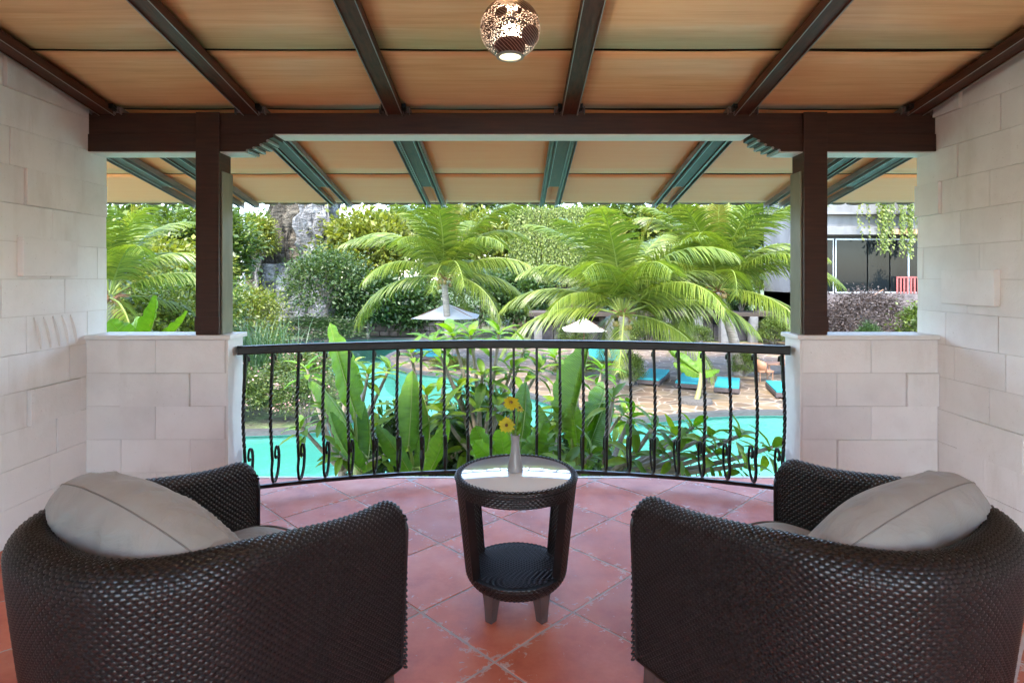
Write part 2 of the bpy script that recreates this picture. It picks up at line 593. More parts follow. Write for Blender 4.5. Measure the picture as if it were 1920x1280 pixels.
def clip(poly, a, b_, c_):
    """keep the side a*x + b*y <= c of a convex polygon"""
    out_ = []
    for i in range(len(poly)):
        p, q = poly[i], poly[(i + 1) % len(poly)]
        dp, dq = a * p[0] + b_ * p[1] - c_, a * q[0] + b_ * q[1] - c_
        if dp <= 0:
            out_.append(p)
        if dp * dq < 0:
            t = dp / (dp - dq)
            out_.append((p[0] + t * (q[0] - p[0]), p[1] + t * (q[1] - p[1])))
    return out_


def area(p):
    return abs(sum(p[i][0] * p[(i + 1) % len(p)][1] - p[(i + 1) % len(p)][0] * p[i][1] for i in range(len(p)))) / 2


def flat_sheet(name, outer, holes, z, depth, mat):
    """polygon with holes, extruded down by depth"""
    cu = bpy.data.curves.new(name, 'CURVE')
    cu.dimensions = '2D'
    cu.fill_mode = 'BOTH'
    for poly in [outer] + holes:
        s = cu.splines.new('POLY')
        s.points.add(len(poly) - 1)
        for p, q in zip(s.points, poly):
            p.co = (q[0], q[1], 0, 1)
        s.use_cyclic_u = True
    cu.extrude = depth / 2
    tmp = bpy.data.objects.new(name, cu)
    me = bpy.data.meshes.new_from_object(tmp)
    bpy.data.objects.remove(tmp)
    me.materials.clear()
    me.materials.append(MATS[mat])
    return link(name, me, None, (0, 0, z - depth / 2))


def smooth_poly(pts, it=2):
    for _ in range(it):
        q = []
        for i in range(len(pts)):
            a, b_ = pts[i], pts[(i + 1) % len(pts)]
            q.append((a[0] * .75 + b_[0] * .25, a[1] * .75 + b_[1] * .25))
            q.append((a[0] * .25 + b_[0] * .75, a[1] * .25 + b_[1] * .75))
        pts = q
    return pts


# ================================================================== SETTING: ground, pool, deck
ground = MB().grid(np.array([[(x, y, -4.3) for x in (-900, 900)] for y in (-600, 1200)])).build('ground', 'garden_ground')
tag(ground, kind='structure')
POOL = [(-11, 9.2), (-4, 8.9), (2, 9.0), (12, 9.3), (34, 9), (36, 17.2), (16, 17.3), (8.3, 17.5), (6.1, 17.4), (4.26, 16.7), (2.9, 16.3), (.9, 19.5),
        (-1.8, 23.8), (-3.6, 24.5), (-5.1, 25.8), (-6.3, 28.6), (-6.4, 31), (-5.9, 33.4), (-4.2, 36), (-4.6, 38.2), (-8, 38.6), (-13, 38.2), (-15.5, 36),
        (-13, 30), (-8.6, 25.5), (-5.6, 21.5), (-4.5, 18), (-4.6, 15.6), (-7, 15.1), (-16, 15.0), (-26, 14.6), (-26, 10)]
POOL = smooth_poly(POOL, 2)
land = flat_sheet('garden', [(-700, -400), (700, -400), (700, 1000), (-700, 1000)], [POOL], GR - .01, 1.5, 'garden_ground')
tag(land, kind='structure')
pf = MB().grid(np.array([[(x, y, -3.95) for x in (-40, 45)] for y in (5, 45)])).build('pool_floor', 'pool_tile')
tag(pf, kind='structure')
wt = MB().grid(np.array([[(x, y, WATER) for x in (-40, 45)] for y in (5, 45)])).build('pool_water', 'pool_water')
tag(wt, kind='structure')
for o in (ground, pf, wt):
    if o.data.polygons[0].normal.z < 0:
        o.data.flip_normals()
# the tiled inside of the pool wall and its dark coping
n = len(POOL)
cop, lin = MB(), MB()
for i in range(n):
    p, q = Vector(POOL[i]), Vector(POOL[(i + 1) % n])
    d = (q - p).normalized()
    nr = Vector((d.y, -d.x))
    lin.add([(p.x - nr.x * .01, p.y - nr.y * .01, -3.96), (q.x - nr.x * .01, q.y - nr.y * .01, -3.96), (q.x - nr.x * .01, q.y - nr.y * .01, GR - .05), (p.x - nr.x * .01, p.y - nr.y * .01, GR - .05)], [(0, 1, 2, 3)])
prof = [(-.06, -.10), (-.06, .03), (.20, .03), (.20, -.10)]
ring = []
for i in range(n):
    p0, p, q = Vector(POOL[i - 1]), Vector(POOL[i]), Vector(POOL[(i + 1) % n])
    d = (q - p0).normalized()
    nr = Vector((d.y, -d.x))
    ring.append([(p.x + nr.x * a, p.y + nr.y * a, GR + h) for a, h in prof])
cop.grid(np.array(ring), close_u=True, close_v=True)
tag(lin.build('pool_wall', 'pool_tile'), kind='structure')
tag(cop.build('pool_kerb', 'coping'), kind='structure')
DECK = [p for p in POOL if p[0] > -7 and p[1] > 16.0 and not (p[0] < -4 and p[1] < 24)]
i0 = [i for i, p in enumerate(POOL) if p[0] > 30 and p[1] > 15]
seq = []
for p in POOL:
    if p in DECK and p[1] < 35.5 and p[0] < 34:
        seq.append(p)
seq = sorted(seq, key=lambda p: POOL.index(p))
out_ = [(p[0] + .02, p[1] + .22 if p[1] < 26 else p[1]) for p in seq]
out_ = out_ + [(-3.4, 37.0), (1, 36.5), (34, 35.5)]
deck = flat_sheet('deck', out_, [], GR + .012, .02, 'deck_stone')
tag(deck, kind='structure')

# ================================================================== BALCONY SHELL
XW = 2.615         # inner faces of the side walls
YP = 3.60          # front face of the parapets
YPB = 3.79         # their back
YB = -1.6          # the balcony ends behind the camera
SL = .175


def ceil_z(y):
    return 2.47 - SL * (y - 3.6)


# --- floor: slab, grout bed and diagonal terracotta tiles
fl = MB().box(-XW - .18, XW + .18, YB, 4.10, -.35, -.0018).build('balcony_floor', 'grout')
tag(fl, kind='structure')
edge = MB().box(-XW - .18, XW + .18, 4.10, 4.125, -.36, .004, .003).build('floor_edge', 'white_paint', fl)
S = .450
hd = S / math.sqrt(2)
ox, oy = -.063, 2.139
tile_full = None


def tile_mesh(poly, cx, cy):
    mb = MB()
    mb.prism([(p[0] - cx, p[1] - cy) for p in poly], -.014, 0.0, lambda a, b_, h: (a, b_, h), .0025)
    # an inner ring on the top carries the worn edge as an attribute
    me = mb.mesh('tile', None)
    bm = bmesh.new()
    bm.from_mesh(me)
    top = max(bm.faces, key=lambda fc: fc.calc_center_median().z)
    lay = bm.verts.layers.float.new('edge')
    for w in bm.verts:
        w[lay] = 1.0
    outer_ = list(top.verts)
    cen = sum((w.co for w in outer_), Vector()) / len(outer_)
    inner_ = [bm.verts.new(cen + (w.co - cen) * .72) for w in outer_]
    for w in inner_:
        w[lay] = 0.0
    bm.faces.remove(top)
    bm.faces.new(inner_)
    for q in range(len(outer_)):
        r_ = (q + 1) % len(outer_)
        bm.faces.new([outer_[q], outer_[r_], inner_[r_], inner_[q]])
    bmesh.ops.recalc_face_normals(bm, faces=bm.faces)
    bm.to_mesh(me)
    bm.free()
    me.materials.append(MATS['terracotta_tile'])
    return me


for i in range(-14, 15):
    for j in range(-14, 15):
        cx, cy = ox + (i - j) * hd, oy + hd + (i + j) * hd
        h2 = hd - .0062
        poly = [(cx - h2, cy), (cx, cy - h2), (cx + h2, cy), (cx, cy + h2)]
        a0 = area(poly)
        for a, b_, c_ in ((1, 0, XW), (-1, 0, XW), (0, 1, 4.095), (0, -1, -YB)):
            if poly:
                poly = clip(poly, a, b_, c_)
        if not poly or area(poly) < .002:
            continue
        if abs(area(poly) - a0) < 1e-6:
            if tile_full is None:
                tile_full = tile_mesh(poly, cx, cy)
            me = tile_full
        else:
            me = tile_mesh(poly, cx, cy)
        link('tile', me, fl, (cx, cy, random.uniform(-.0008, .0008)))


# --- side walls of pale stone blocks
def side_wall(sign, label, proud, plaques=(), carved=None):
    w = thing('side_wall', label, 'wall', (sign * XW, 0, 0))
    prof_ = [(YB, -.35), (YPB - .005, -.35), (YPB - .005, ceil_z(YPB) + .02), (YB, ceil_z(YB) + .02)]
    MB().prism(prof_, .004, .18, lambda a, b_, h: (sign * h, a, b_)).build('core', 'wall_core', w)
    ch, bl = .1985, .405
    for r in range(0, 18):
        z0 = .0005 + r * ch
        k = 0
        y1 = YPB - .006 + (bl * .5 if r % 2 else 0) + (.11 if r % 3 == 1 else 0)
        while y1 > YB:
            y0 = y1 - bl * (1 + .12 * math.sin(r * 5.1 + k * 2.3 + sign))
            g_ = .0012
            poly = [(y0 + g_, z0 + g_), (y1 - g_, z0 + g_), (y1 - g_, z0 + ch - g_), (y0 + g_, z0 + ch - g_)]
            for a, b_, c_ in ((1, 0, YPB - .006), (-1, 0, -YB), (SL, 1, ceil_z(0) - .003)):
                if poly:
                    poly = clip(poly, a, b_, c_)
            if poly and area(poly) > .001:
                pr = random.choice([.0, .001, .002, .003, .0045])
                if (r, k) in proud:
                    pr = .020
                cy_, cz_ = sum(p[0] for p in poly) / len(poly), sum(p[1] for p in poly) / len(poly)
                mb = MB()
                mb.prism([(p[0] - cy_, p[1] - cz_) for p in poly], -.012, pr, lambda a, b_, h: (-sign * h, a, b_), .0014)
                blk = mb.build('block', 'white_stone', w, False, (0, cy_, cz_))
                if carved == (r, k):
                    for q in range(5):
                        a0 = y0 + .05 + q * .066
                        pts = [(-sign * (pr + .001), a0 - cy_ + .05 * (1 - t) ** 1.7 * -1 + .05, .088 - .176 * t) for t in [x / 8 for x in range(9)]]
                        MB().tube(pts, [.006 + .008 * math.sin(math.pi * x / 8) for x in range(9)], 6).build('carved_leaf', 'white_stone', blk, True)
            y1 = y0
            k += 1
    for (ya, yb, za, zb) in plaques:
        MB().prism([(ya, za), (yb, za), (yb, zb), (ya, zb)], .0, .034, lambda a, b_, h: (-sign * h, a, b_), .002).build('raised_block', 'white_stone', w)
    return w


side_wall(-1, 'white stone block wall left of the view with a carved block', {(11, 0), (9, 1), (3, 1), (12, 1)}, [(3.10, 3.49, 1.406, 1.612)], (5, 1))
side_wall(1, 'white stone block wall right of the view with a raised plaque', {(9, 0), (2, 1), (12, 0)}, [(3.14, 3.53, 1.245, 1.442)])


bw = thing('back_wall', 'white rendered unseen wall behind the viewer with an opening sized for back light', 'wall', (0, YB, 0))  # out of view, added to limit light from behind; opening sized for that
MB().box(-XW - .18, -1.0, -.2, -.003, -.35, 3.3).build('unseen_wall_section', 'white_stone', bw)
MB().box(1.0, XW + .18, -.2, -.003, -.35, 3.3).build('unseen_wall_section', 'white_stone', bw)
MB().box(-1.0, 1.0, -.2, -.003, 2.2, 3.3).build('unseen_lintel', 'white_stone', bw)

# --- parapets
def parapet(x0, x1, label, proud, inner):
    w = thing('parapet', label, 'parapet', ((x0 + x1) / 2, YP, 0))
    hw = (x1 - x0) / 2
    top = 1.047
    MB().box(-hw, hw, .004, YPB - YP, -.012, top - .028, .0).build('core', 'wall_core', w)
    # white end face towards the railing
    s = inner
    xe = s * hw
    MB().box(min(xe, xe + s * .012), max(xe, xe + s * .012), -.004, YPB - YP + .004, 0, top - .03, .003).build('end_face', 'white_paint', w)
    ov = .022
    xa, xb = -hw, hw
    if s > 0:
        xb += ov + .012
    else:
        xa -= ov + .012
    MB().box(xa, xb, -ov, YPB - YP + ov, top - .028, top, .006).build('cap', 'white_paint', w)
    ch = (top - .03) / 5
    for r in range(5):
        z0 = r * ch
        xs = -hw
        k = 0
        off = .21 if r % 2 else 0.0
        x = -hw - off
        while x < hw:
            xb_ = x + .425
            a0, a1 = max(x, -hw + .001), min(xb_, hw - .001)
            if a1 - a0 > .02:
                pr = .016 if (r, k) in proud else random.choice([.0, .001, .002])
                mb = MB()
                ca, cz_ = (a0 + a1) / 2, z0 + ch / 2
                q = [(a0 + .0012 - ca, -ch / 2 + .0012), (a1 - .0012 - ca, -ch / 2 + .0012), (a1 - .0012 - ca, ch / 2 - .0012), (a0 + .0012 - ca, ch / 2 - .0012)]
                mb.prism(q, -.008, pr, lambda a, b_, h: (a, -h, b_), .0014)
                mb.build('block', 'white_stone', w, False, (ca, 0, cz_))
            x = xb_
            k += 1
    return w


parapet(-XW + .001, -1.752, 'low white stone parapet under the post on the left side', {(3, 1)}, 1)
parapet(1.778, XW - .001, 'low white stone parapet under the post on the right side', {(3, 2), (1, 1)}, -1)

# --- posts
for sx, lab in ((-1, 'dark brown timber post standing on the left parapet'), (1, 'dark brown timber post standing on the right parapet')):
    cx = -1.868 if sx < 0 else 1.862
    t = thing('timber_post', lab, 'post', (cx, YP - .004, 1.0475))
    hgt = 2.176 - 1.0475
    MB().box(-.072, .072, 0, .0125, 0, hgt + .2375, .003).build('front_board', 'dark_wood', t)
    MB().box(-.068, .068, .0128, .160, 0, hgt - .001, .003).build('shaft', 'dark_wood', t)
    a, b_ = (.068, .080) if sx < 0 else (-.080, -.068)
    MB().box(a, b_, .03, .163, .0, hgt - .12, .004).build('glare_board', 'post_glare', t)  # added board: glare on the inner post face, put into its colour
    MB().box(-.076, .076, -.006, -.0005, hgt * .02, hgt * .10, .002).build('base_plate', 'dark_wood', t)

# --- beam with its carved bolsters and the white underside
bt = thing('timber_beam', 'long dark brown timber beam spanning between the two walls', 'beam', (0, YP, 2.284))
MB().box(-XW + .002, XW - .002, .02, .17, 0, .130, .005).build('beam', 'dark_wood_x', bt)
MB().box(-1.46, 1.47, .018, .172, -.008, -.0005, .002).build('white_strip', 'white_paint', bt)
for s, xin in ((-1, -1.47), (1, 1.485)):
    # profile in x, z: stepped, rounded nose towards the middle
    pts = [(s * (XW - .004), -.002), (s * (XW - .004), -.108)]
    nose = [(.165, -.108), (.150, -.092), (.125, -.098), (.108, -.076), (.082, -.080), (.064, -.054), (.040, -.056), (.022, -.028), (.0, -.024), (.0, -.002)]
    pts += [(xin + s * d, z) for d, z in nose]
    bm = bmesh.new()
    f0 = bm.faces.new([bm.verts.new((x, .012, z)) for x, z in pts])
    ex = bmesh.ops.extrude_face_region(bm, geom=[f0])
    for g_ in ex['geom']:
        if isinstance(g_, bmesh.types.BMVert):
            g_.co.y = .165
    bmesh.ops.recalc_face_normals(bm, faces=bm.faces)
    me = bpy.data.meshes.new('bolster')
    bm.to_mesh(me)
    bm.free()
    me.materials.append(MATS['dark_wood_x'])
    bo = link('bolster', me, bt)
    MB().box(min(xin + s * .17, s * (XW - .006)), max(xin + s * .17, s * (XW - .006)), .02, .17, -.116, -.1085, .002).build('white_strip', 'white_paint', bo)
    mb = MB()
    for d, z in ((.158, -.104), (.118, -.089), (.074, -.070), (.032, -.045)):
        mb.tube([(xin + s * d, .006, z), (xin + s * d, .168, z)], .009, 8)
    mb.build('nose_moulding', 'mullion', bo, True)

# --- roof: panels, rafters, boards, tiles
roof = thing('balcony_roof', 'sloping plywood roof with brown rafters over the balcony', 'roof', (0, 0, 0))
YE = 5.62
rafx = [-2.50, -1.61, -.722, .355, 1.42, 2.49]
outer = [-3.9, -2.93, 2.86, 3.9]


def ceil_poly(y):
    return ceil_z(y)


# board above the panels
P = [(YB, ceil_z(YB) + .03), (YE, ceil_z(YE) + .03), (YE, ceil_z(YE) + .10), (YB, ceil_z(YB) + .10)]
MB().prism(P, -5.2, 5.2, lambda a, b_, h: (h, a, b_)).build('roof_board', 'roof_board', roof)
bays = sorted(rafx + outer + [-5.2, 5.2])
seams = [YB, -.60, 1.21, 3.02, 3.68, 4.83, YE]
for bi in range(len(bays) - 1):
    xa, xb = bays[bi], bays[bi + 1]
    for si in range(len(seams) - 1):
        ya, yb = seams[si], seams[si + 1]
        if (xb <= -XW + .2 or xa >= XW - .2) and yb < 3.5:
            continue
        if si == 3 and (xb <= -XW + .2 or xa >= XW - .2):
            ya = 3.60
        nx, ny = 9, 9
        sag_a, sag_b = random.uniform(.002, .009), random.uniform(.001, .006)
        ph = random.uniform(-.3, .3)
        P = np.zeros((nx, ny, 3))
        for i in range(nx):
            for j in range(ny):
                s_, t_ = i / (nx - 1), j / (ny - 1)
                x = xa + (xb - xa) * s_
                y = ya + .017 + (yb - ya - .034) * t_
                sg = math.sin(math.pi * min(1, max(0, s_ + ph * s_ * (1 - s_))))
                # the two sheets overlap a little differently at a seam, so the joint shows as a dark line
                dz = -sg * (sag_a * (1 - t_) ** 2 + sag_b * t_ ** 2) - .004 * t_
                P[i, j] = (x, y, ceil_z(y) + dz)
        mb = MB().grid(P)
        me = mb.mesh('ceiling_panel', 'plywood' if si < 4 and ya < 3.5 and False else 'plywood', True, False)
        me.materials.clear()
        me.materials.append(MATS['plywood' if yb < 3.2 or si == 3 else 'plywood_pale'])
        o = link('ceiling_panel', me, roof)
        md = o.modifiers.new('thickness', 'SOLIDIFY')
        md.thickness = .006
        md.offset = -1 if me.polygons[0].normal.z < 0 else 1


def slope_bar(mb, x0, x1, y0, y1, top, bot):
    """a bar following the roof slope between two depths below the ceiling"""
    mb.prism([(y0, ceil_z(y0) - top), (y1, ceil_z(y1) - top), (y1, ceil_z(y1) - bot), (y0, ceil_z(y0) - bot)], x0, x1, lambda a, b_, h: (h, a, b_))
    return mb


for x in rafx + outer[1:3]:
    inside = x in rafx
    ya = YB if inside else 3.83
    r = slope_bar(MB(), x - .045, x + .045, ya, 4.98, .024, .060)
    ro = r.build('rafter', 'rafter_wood', roof)
    lip = MB()
    for s in (-1, 1):
        slope_bar(lip, x + s * .046 - .004, x + s * .046 + .004, ya, 4.98, .020, .068)
    lip.build('lip', 'mullion' if not inside else 'rafter_wood', ro)
    # pale edge line of the lip
    ed = MB()
    for s in (-1, 1):
        slope_bar(ed, x + s * .046 - .0025, x + s * .046 + .0025, ya, 4.985, .0685, .0705)
    ed.build('edge_trim', 'mullion', ro)
    for s in (-1, 1):
        chn = MB()
        x0, x1 = sorted((x + s * .052, x + s * .094))
        slope_bar(chn, x0, x1, 3.60, YE - .03, .022, .030)
        slope_bar(chn, x0, x0 + .004, 3.60, YE - .03, .030, .066)
        slope_bar(chn, x1 - .004, x1, 3.60, YE - .03, .030, .066)
        slope_bar(chn, min(x0, x1) + .014, min(x0, x1) + .026, 3.60, YE - .03, .031, .052)
        chn.build('channel', 'teal_metal', ro)
    if inside:
        slope_bar(MB(), x - .075, x - .0505, 3.56, 3.615, .023, .050).build('bracket', 'black_iron', ro)
        slope_bar(MB(), x + .0505, x + .075, 3.56, 3.615, .023, .050).build('bracket', 'black_iron', ro)
# tiles ending at the eave
P = []
for i in range(7):
    a = math.pi * i / 6
    P.append([(-math.cos(a) * .075, 0, -math.sin(a) * .016), (-math.cos(a) * .07, -.075, -math.sin(a) * .015 + .013)])
tme = MB().grid(np.array(P)).mesh('roof_tile', 'roof_tile', True)
for i in range(64):
    x = -5.1 + i * .162
    o = link('roof_tile', tme, roof, (x, YE + .088 + random.uniform(-.006, .006), ceil_z(YE) + .010 + random.uniform(-.005, .006)))
    md = o.modifiers.new('thickness', 'SOLIDIFY')
    md.thickness = .012
    md.offset = 0

# ================================================================== RAILING
rail = thing('railing', 'black wrought iron railing bowed outwards with twisted scroll bars', 'railing', (0, 3.69, 0))
SAG, HC = .36, 1.74
RAD = (HC * HC + SAG * SAG) / (2 * SAG)
HALF = math.asin(HC / RAD)


def arc(a, r_off=0):
    return Vector((.012 + (RAD + r_off) * math.sin(a), (RAD + r_off) * math.cos(a) - (RAD - SAG), 0))


def sweep_arc(w, z0, z1, c=.004):
    P = []
    for i in range(49):
        a = -HALF + 2 * HALF * i / 48
        i_, o_ = arc(a, -w), arc(a, w)
        P.append([(i_.x, i_.y, z0 + c), (i_.x, i_.y, z1 - c), (arc(a, -w + c).x, arc(a, -w + c).y, z1), (arc(a, w - c).x, arc(a, w - c).y, z1),
                  (o_.x, o_.y, z1 - c), (o_.x, o_.y, z0 + c), (arc(a, w - c).x, arc(a, w - c).y, z0), (arc(a, -w + c).x, arc(a, -w + c).y, z0)])
    return MB().grid(np.array(P), close_v=True)


sweep_arc(.032, .914, .968, .008).build('handrail', 'black_iron', rail, True)
sweep_arc(.012, .055, .078, .002).build('bottom_rail', 'black_iron', rail, True)
# one baluster in the plane (outward, up); outward is +y
pts, tw = [], []
for i in range(10):      # small curl at the top
    a = R(-100 + 33 * i)
    rr_ = .012 + .0016 * i
for i in range(13):
    t = i / 12
    a = R(250 - 250 * t)
    rr_ = .013 + .009 * t
    pts.append((0, .026 + rr_ * math.cos(a) - .0, .862 + (rr_ + .022 * t) * math.sin(a)))
pts = pts[::-1]
top = [(0, .0, .914), (0, -.002, .87)]
bar = []
nbar = 46
for i in range(nbar):
    t = i / (nbar - 1)
    z = .86 - .70 * t
    y = -.004 - .030 * math.sin(math.pi * min(1, t * 1.05)) ** 1.5 + .02 * max(0, t - .8)
    bar.append((0, y, z))
ctrl = [(-.016, .17), (-.006, .115), (.018, .084), (.052, .088), (.082, .125), (.100, .18), (.103, .24), (.088, .285), (.062, .298), (.042, .275), (.040, .243), (.054, .225), (.066, .236)]
bar = [p for p in bar if p[2] > .21]
nbar = len(bar)
full = top + bar
hook = []
for i in range(len(ctrl) - 1):
    p0, p1, p2, p3 = (Vector(ctrl[max(0, min(len(ctrl) - 1, i + k))]) for k in (-1, 0, 1, 2))
    for q in range(3):
        t = q / 3
        c_ = .5 * ((2 * p1) + (p2 - p0) * t + (2 * p0 - 5 * p1 + 4 * p2 - p3) * t * t + (3 * p1 - p0 - 3 * p2 + p3) * t ** 3)
        hook.append((0, c_.x, c_.y))
hook.append((0, *ctrl[-1]))
full = full + hook
acc = 0
tw = []
for i, p in enumerate(full):
    if 2 + 10 < i < 2 + 36:
        acc += .62
    tw.append(acc)
mb = MB().tube(full, [.0115] * (len(top) + nbar) + [.0105 - .0025 * i / len(hook) for i in range(len(hook))], 4, True, tw)
mb.tube([(p[0], p[1], p[2]) for p in pts], .008, 6)
bal = mb.mesh('baluster', 'black_iron', False)
NB = 23
for i in range(NB):
    a = -HALF + 2 * HALF * (i + .3) / (NB - .4)
    link('baluster', bal, rail, arc(a))


# ================================================================== WICKER
def weave(surface, ns, nt_, amp=.0024, close=False, diag=False):
    """surface(s, t) -> point, normal in strand units; horizontal strands pass over and under the stakes"""
    mb = MB()
    V, Fc = [], []
    m_ = 2 * ns + 1
    for j in range(nt_):
        o = len(V)
        for i in range(m_):
            ii = i / 2
            ph = math.cos(math.pi * (ii + j))
            for k, (dt, hh) in enumerate(((-.47, -.0016), (0, .0007), (.47, -.0016))):
                p, nrm = surface(ii / ns, (j + .5 + dt) / nt_)
                V.append(tuple(p + nrm * (amp * ph + hh)))
        for i in range(m_ - 1):
            for k in range(2):
                a = o + i * 3 + k
                Fc.append((a, a + 1, a + 4, a + 3))
    mb.v, mb.f = V, Fc
    return mb


def surf_from_grid(fn):
    def s_(a, b_):
        e = 1e-3
        p = fn(a, b_)
        du = fn(min(1, a + e), b_) - fn(max(0, a - e), b_)
        dv = fn(a, min(1, b_ + e)) - fn(a, max(0, b_ - e))
        nrm = du.cross(dv)
        return p, (nrm.normalized() if nrm.length > 1e-12 else Vector((0, 0, 1)))
    return s_


CH_H, CH_B = .685, .125
CW, CA, CBK = .38, .36, .455       # half width, arm reach, back reach
EXP = 2.5


def chair_path():
    pts_ = []
    for i in range(40):
        pts_.append((CW, CA - (CA + .02) * i / 40))
    for i in range(121):
        th = math.pi * i / 120
        c_, s_ = math.cos(th), math.sin(th)
        pts_.append((CW * math.copysign(abs(c_) ** (2 / EXP), c_), -.02 - (CBK - .02) * abs(s_) ** (2 / EXP)))
    for i in range(1, 41):
        pts_.append((-CW, -.02 + (CA + .02) * i / 40))
    # resample evenly
    P_ = np.array(pts_)
    d = np.r_[0, np.cumsum(np.hypot(*np.diff(P_, axis=0).T))]
    return P_, d


CP, CD = chair_path()
CLEN = CD[-1]


def path_at(s):
    l = s * CLEN
    x = np.interp(l, CD, CP[:, 0])
    y = np.interp(l, CD, CP[:, 1])
    e = .02
    l0, l1 = max(0, l - e), min(CLEN, l + e)
    tx = np.interp(l1, CD, CP[:, 0]) - np.interp(l0, CD, CP[:, 0])
    ty = np.interp(l1, CD, CP[:, 1]) - np.interp(l0, CD, CP[:, 1])
    q = math.hypot(tx, ty)
    return x, y, ty / q * -1, tx / q     # point and left normal


path_cache = {}


def chair_point(s, t):
    key = round(s, 5)
    if key not in path_cache:
        x, y, nx, ny = path_at(s)
        # outward: away from the seat centre
        if nx * x + ny * (y - .1) < 0:
            nx, ny = -nx, -ny
        path_cache[key] = (x, y, nx, ny)
    x, y, nx, ny = path_cache[key]
    l = s * CLEN
    d = min(l, CLEN - l)
    backness = max(0, min(1, (d - .32) / .35))
    backness = backness * backness * (3 - 2 * backness)
    half = .036 + .026 * backness
    rise = max(0, min(1, (d - .12) / .5))
    H_ = CH_H + .058 * rise * rise * (3 - 2 * rise)
    r = .07
    if d < r:
        H_ -= r - math.sqrt(max(0, r * r - (r - d) ** 2))
    # cross section: outer wall, round rim, inner wall
    lo, lr, li = H_ - CH_B - half, math.pi * half, .34
    tot = lo + lr + li
    q = t * tot
    if q < lo:
        z = CH_B + q
        o = half - .062 * (1 - q / lo) ** 1.15 * (.4 + .6 * backness)
    elif q < lo + lr:
        a = (q - lo) / half
        o = half * math.cos(a)
        z = H_ - half + half * math.sin(a)
    else:
        o = -half
        z = H_ - half - (q - lo - lr)
    return Vector((x + nx * o, y + ny * o, z))


NS, NT = 200, 104
sf = surf_from_grid(chair_point)
p_, n_ = sf(.5, .2)
flip = -1 if n_.y > 0 else 1
CHAIR_SHELL = weave(lambda a, b_: (lambda q: (q[0], q[1] * flip))(sf(a, b_)), NS, NT).mesh('woven_shell', 'wicker', 'full', False)
G = np.array([[tuple((lambda q: q[0] - q[1] * flip * .0009)(sf(i / 100, j / 50))) for j in range(51)] for i in range(101)])
CHAIR_BACKING = MB().grid(G).mesh('shell_lining', 'wicker_back', True, False)


def arm_front(sgn):
    def fn(a, b_):
        half = .036
        return Vector((sgn * CW + (a - .5) * 2 * half * 1.0, CA + .002, CH_B + b_ * (CH_H - .07 - CH_B + .01)))
    f2 = lambda a, b_: (fn(a, b_), Vector((0, 1, 0)))
    return weave(f2, 8, 52).mesh('arm_front', 'wicker', 'full', False)


def seat_front():
    f2 = lambda a, b_: (Vector((-CW + .03 + a * (2 * CW - .06), CA - .015, CH_B + b_ * .232)), Vector((0, 1, 0)))
    return weave(f2, 72, 25).mesh('seat_front', 'wicker', 'full', False)


BIND = []
for s_end in (0.0, 1.0):
    BIND.append(MB().tube([chair_point(s_end, j / 60) for j in range(61)], .0062, 7).mesh('edge_binding', 'wicker', True))
BIND.append(MB().tube([chair_point(i / 120, 0.0) for i in range(121)], .0062, 7).mesh('edge_binding', 'wicker', True))
ARM_F = [arm_front(1), arm_front(-1)]
SEAT_F = seat_front()
SEATB = MB().box(-CW + .03, CW - .03, -.38, CA - .022, .135, .36, .004).mesh('seat_base', 'wicker_back')
LEGM = {}
for sx in (-1, 1):
    for sy in (-1, 1):
        cx_, cy_ = sx * (.325 if sy > 0 else .24), (.33 if sy > 0 else -.30)
        P = []
        for z, h_ in ((0, .019), (.06, .024), (.142, .031)):
            k = (.142 - z) * .12
            P.append([(cx_ + sx * k + h_ * a, cy_ + sy * k + h_ * b_, z) for a, b_ in ((-1, -1), (1, -1), (1, 1), (-1, 1))])
        mb = MB().grid(np.array(P), close_v=True)
        mb.f.append((3, 2, 1, 0))
        LEGM[sx, sy] = mb.mesh('leg', 'chair_leg')


def armchair(label, x, y, rz):
    t = thing('wicker_armchair', label, 'armchair', (x, y, 0), rz, 'wicker armchairs on the balcony')
    link('woven_shell', CHAIR_SHELL, t)
    link('shell_lining', CHAIR_BACKING, t)
    for me in ARM_F:
        link('arm_front', me, t)
    for me in BIND:
        link('edge_binding', me, t)
    link('seat_front', SEAT_F, t)
    link('seat_base', SEATB, t)
    for me in LEGM.values():
        link('leg', me, t)
    return t


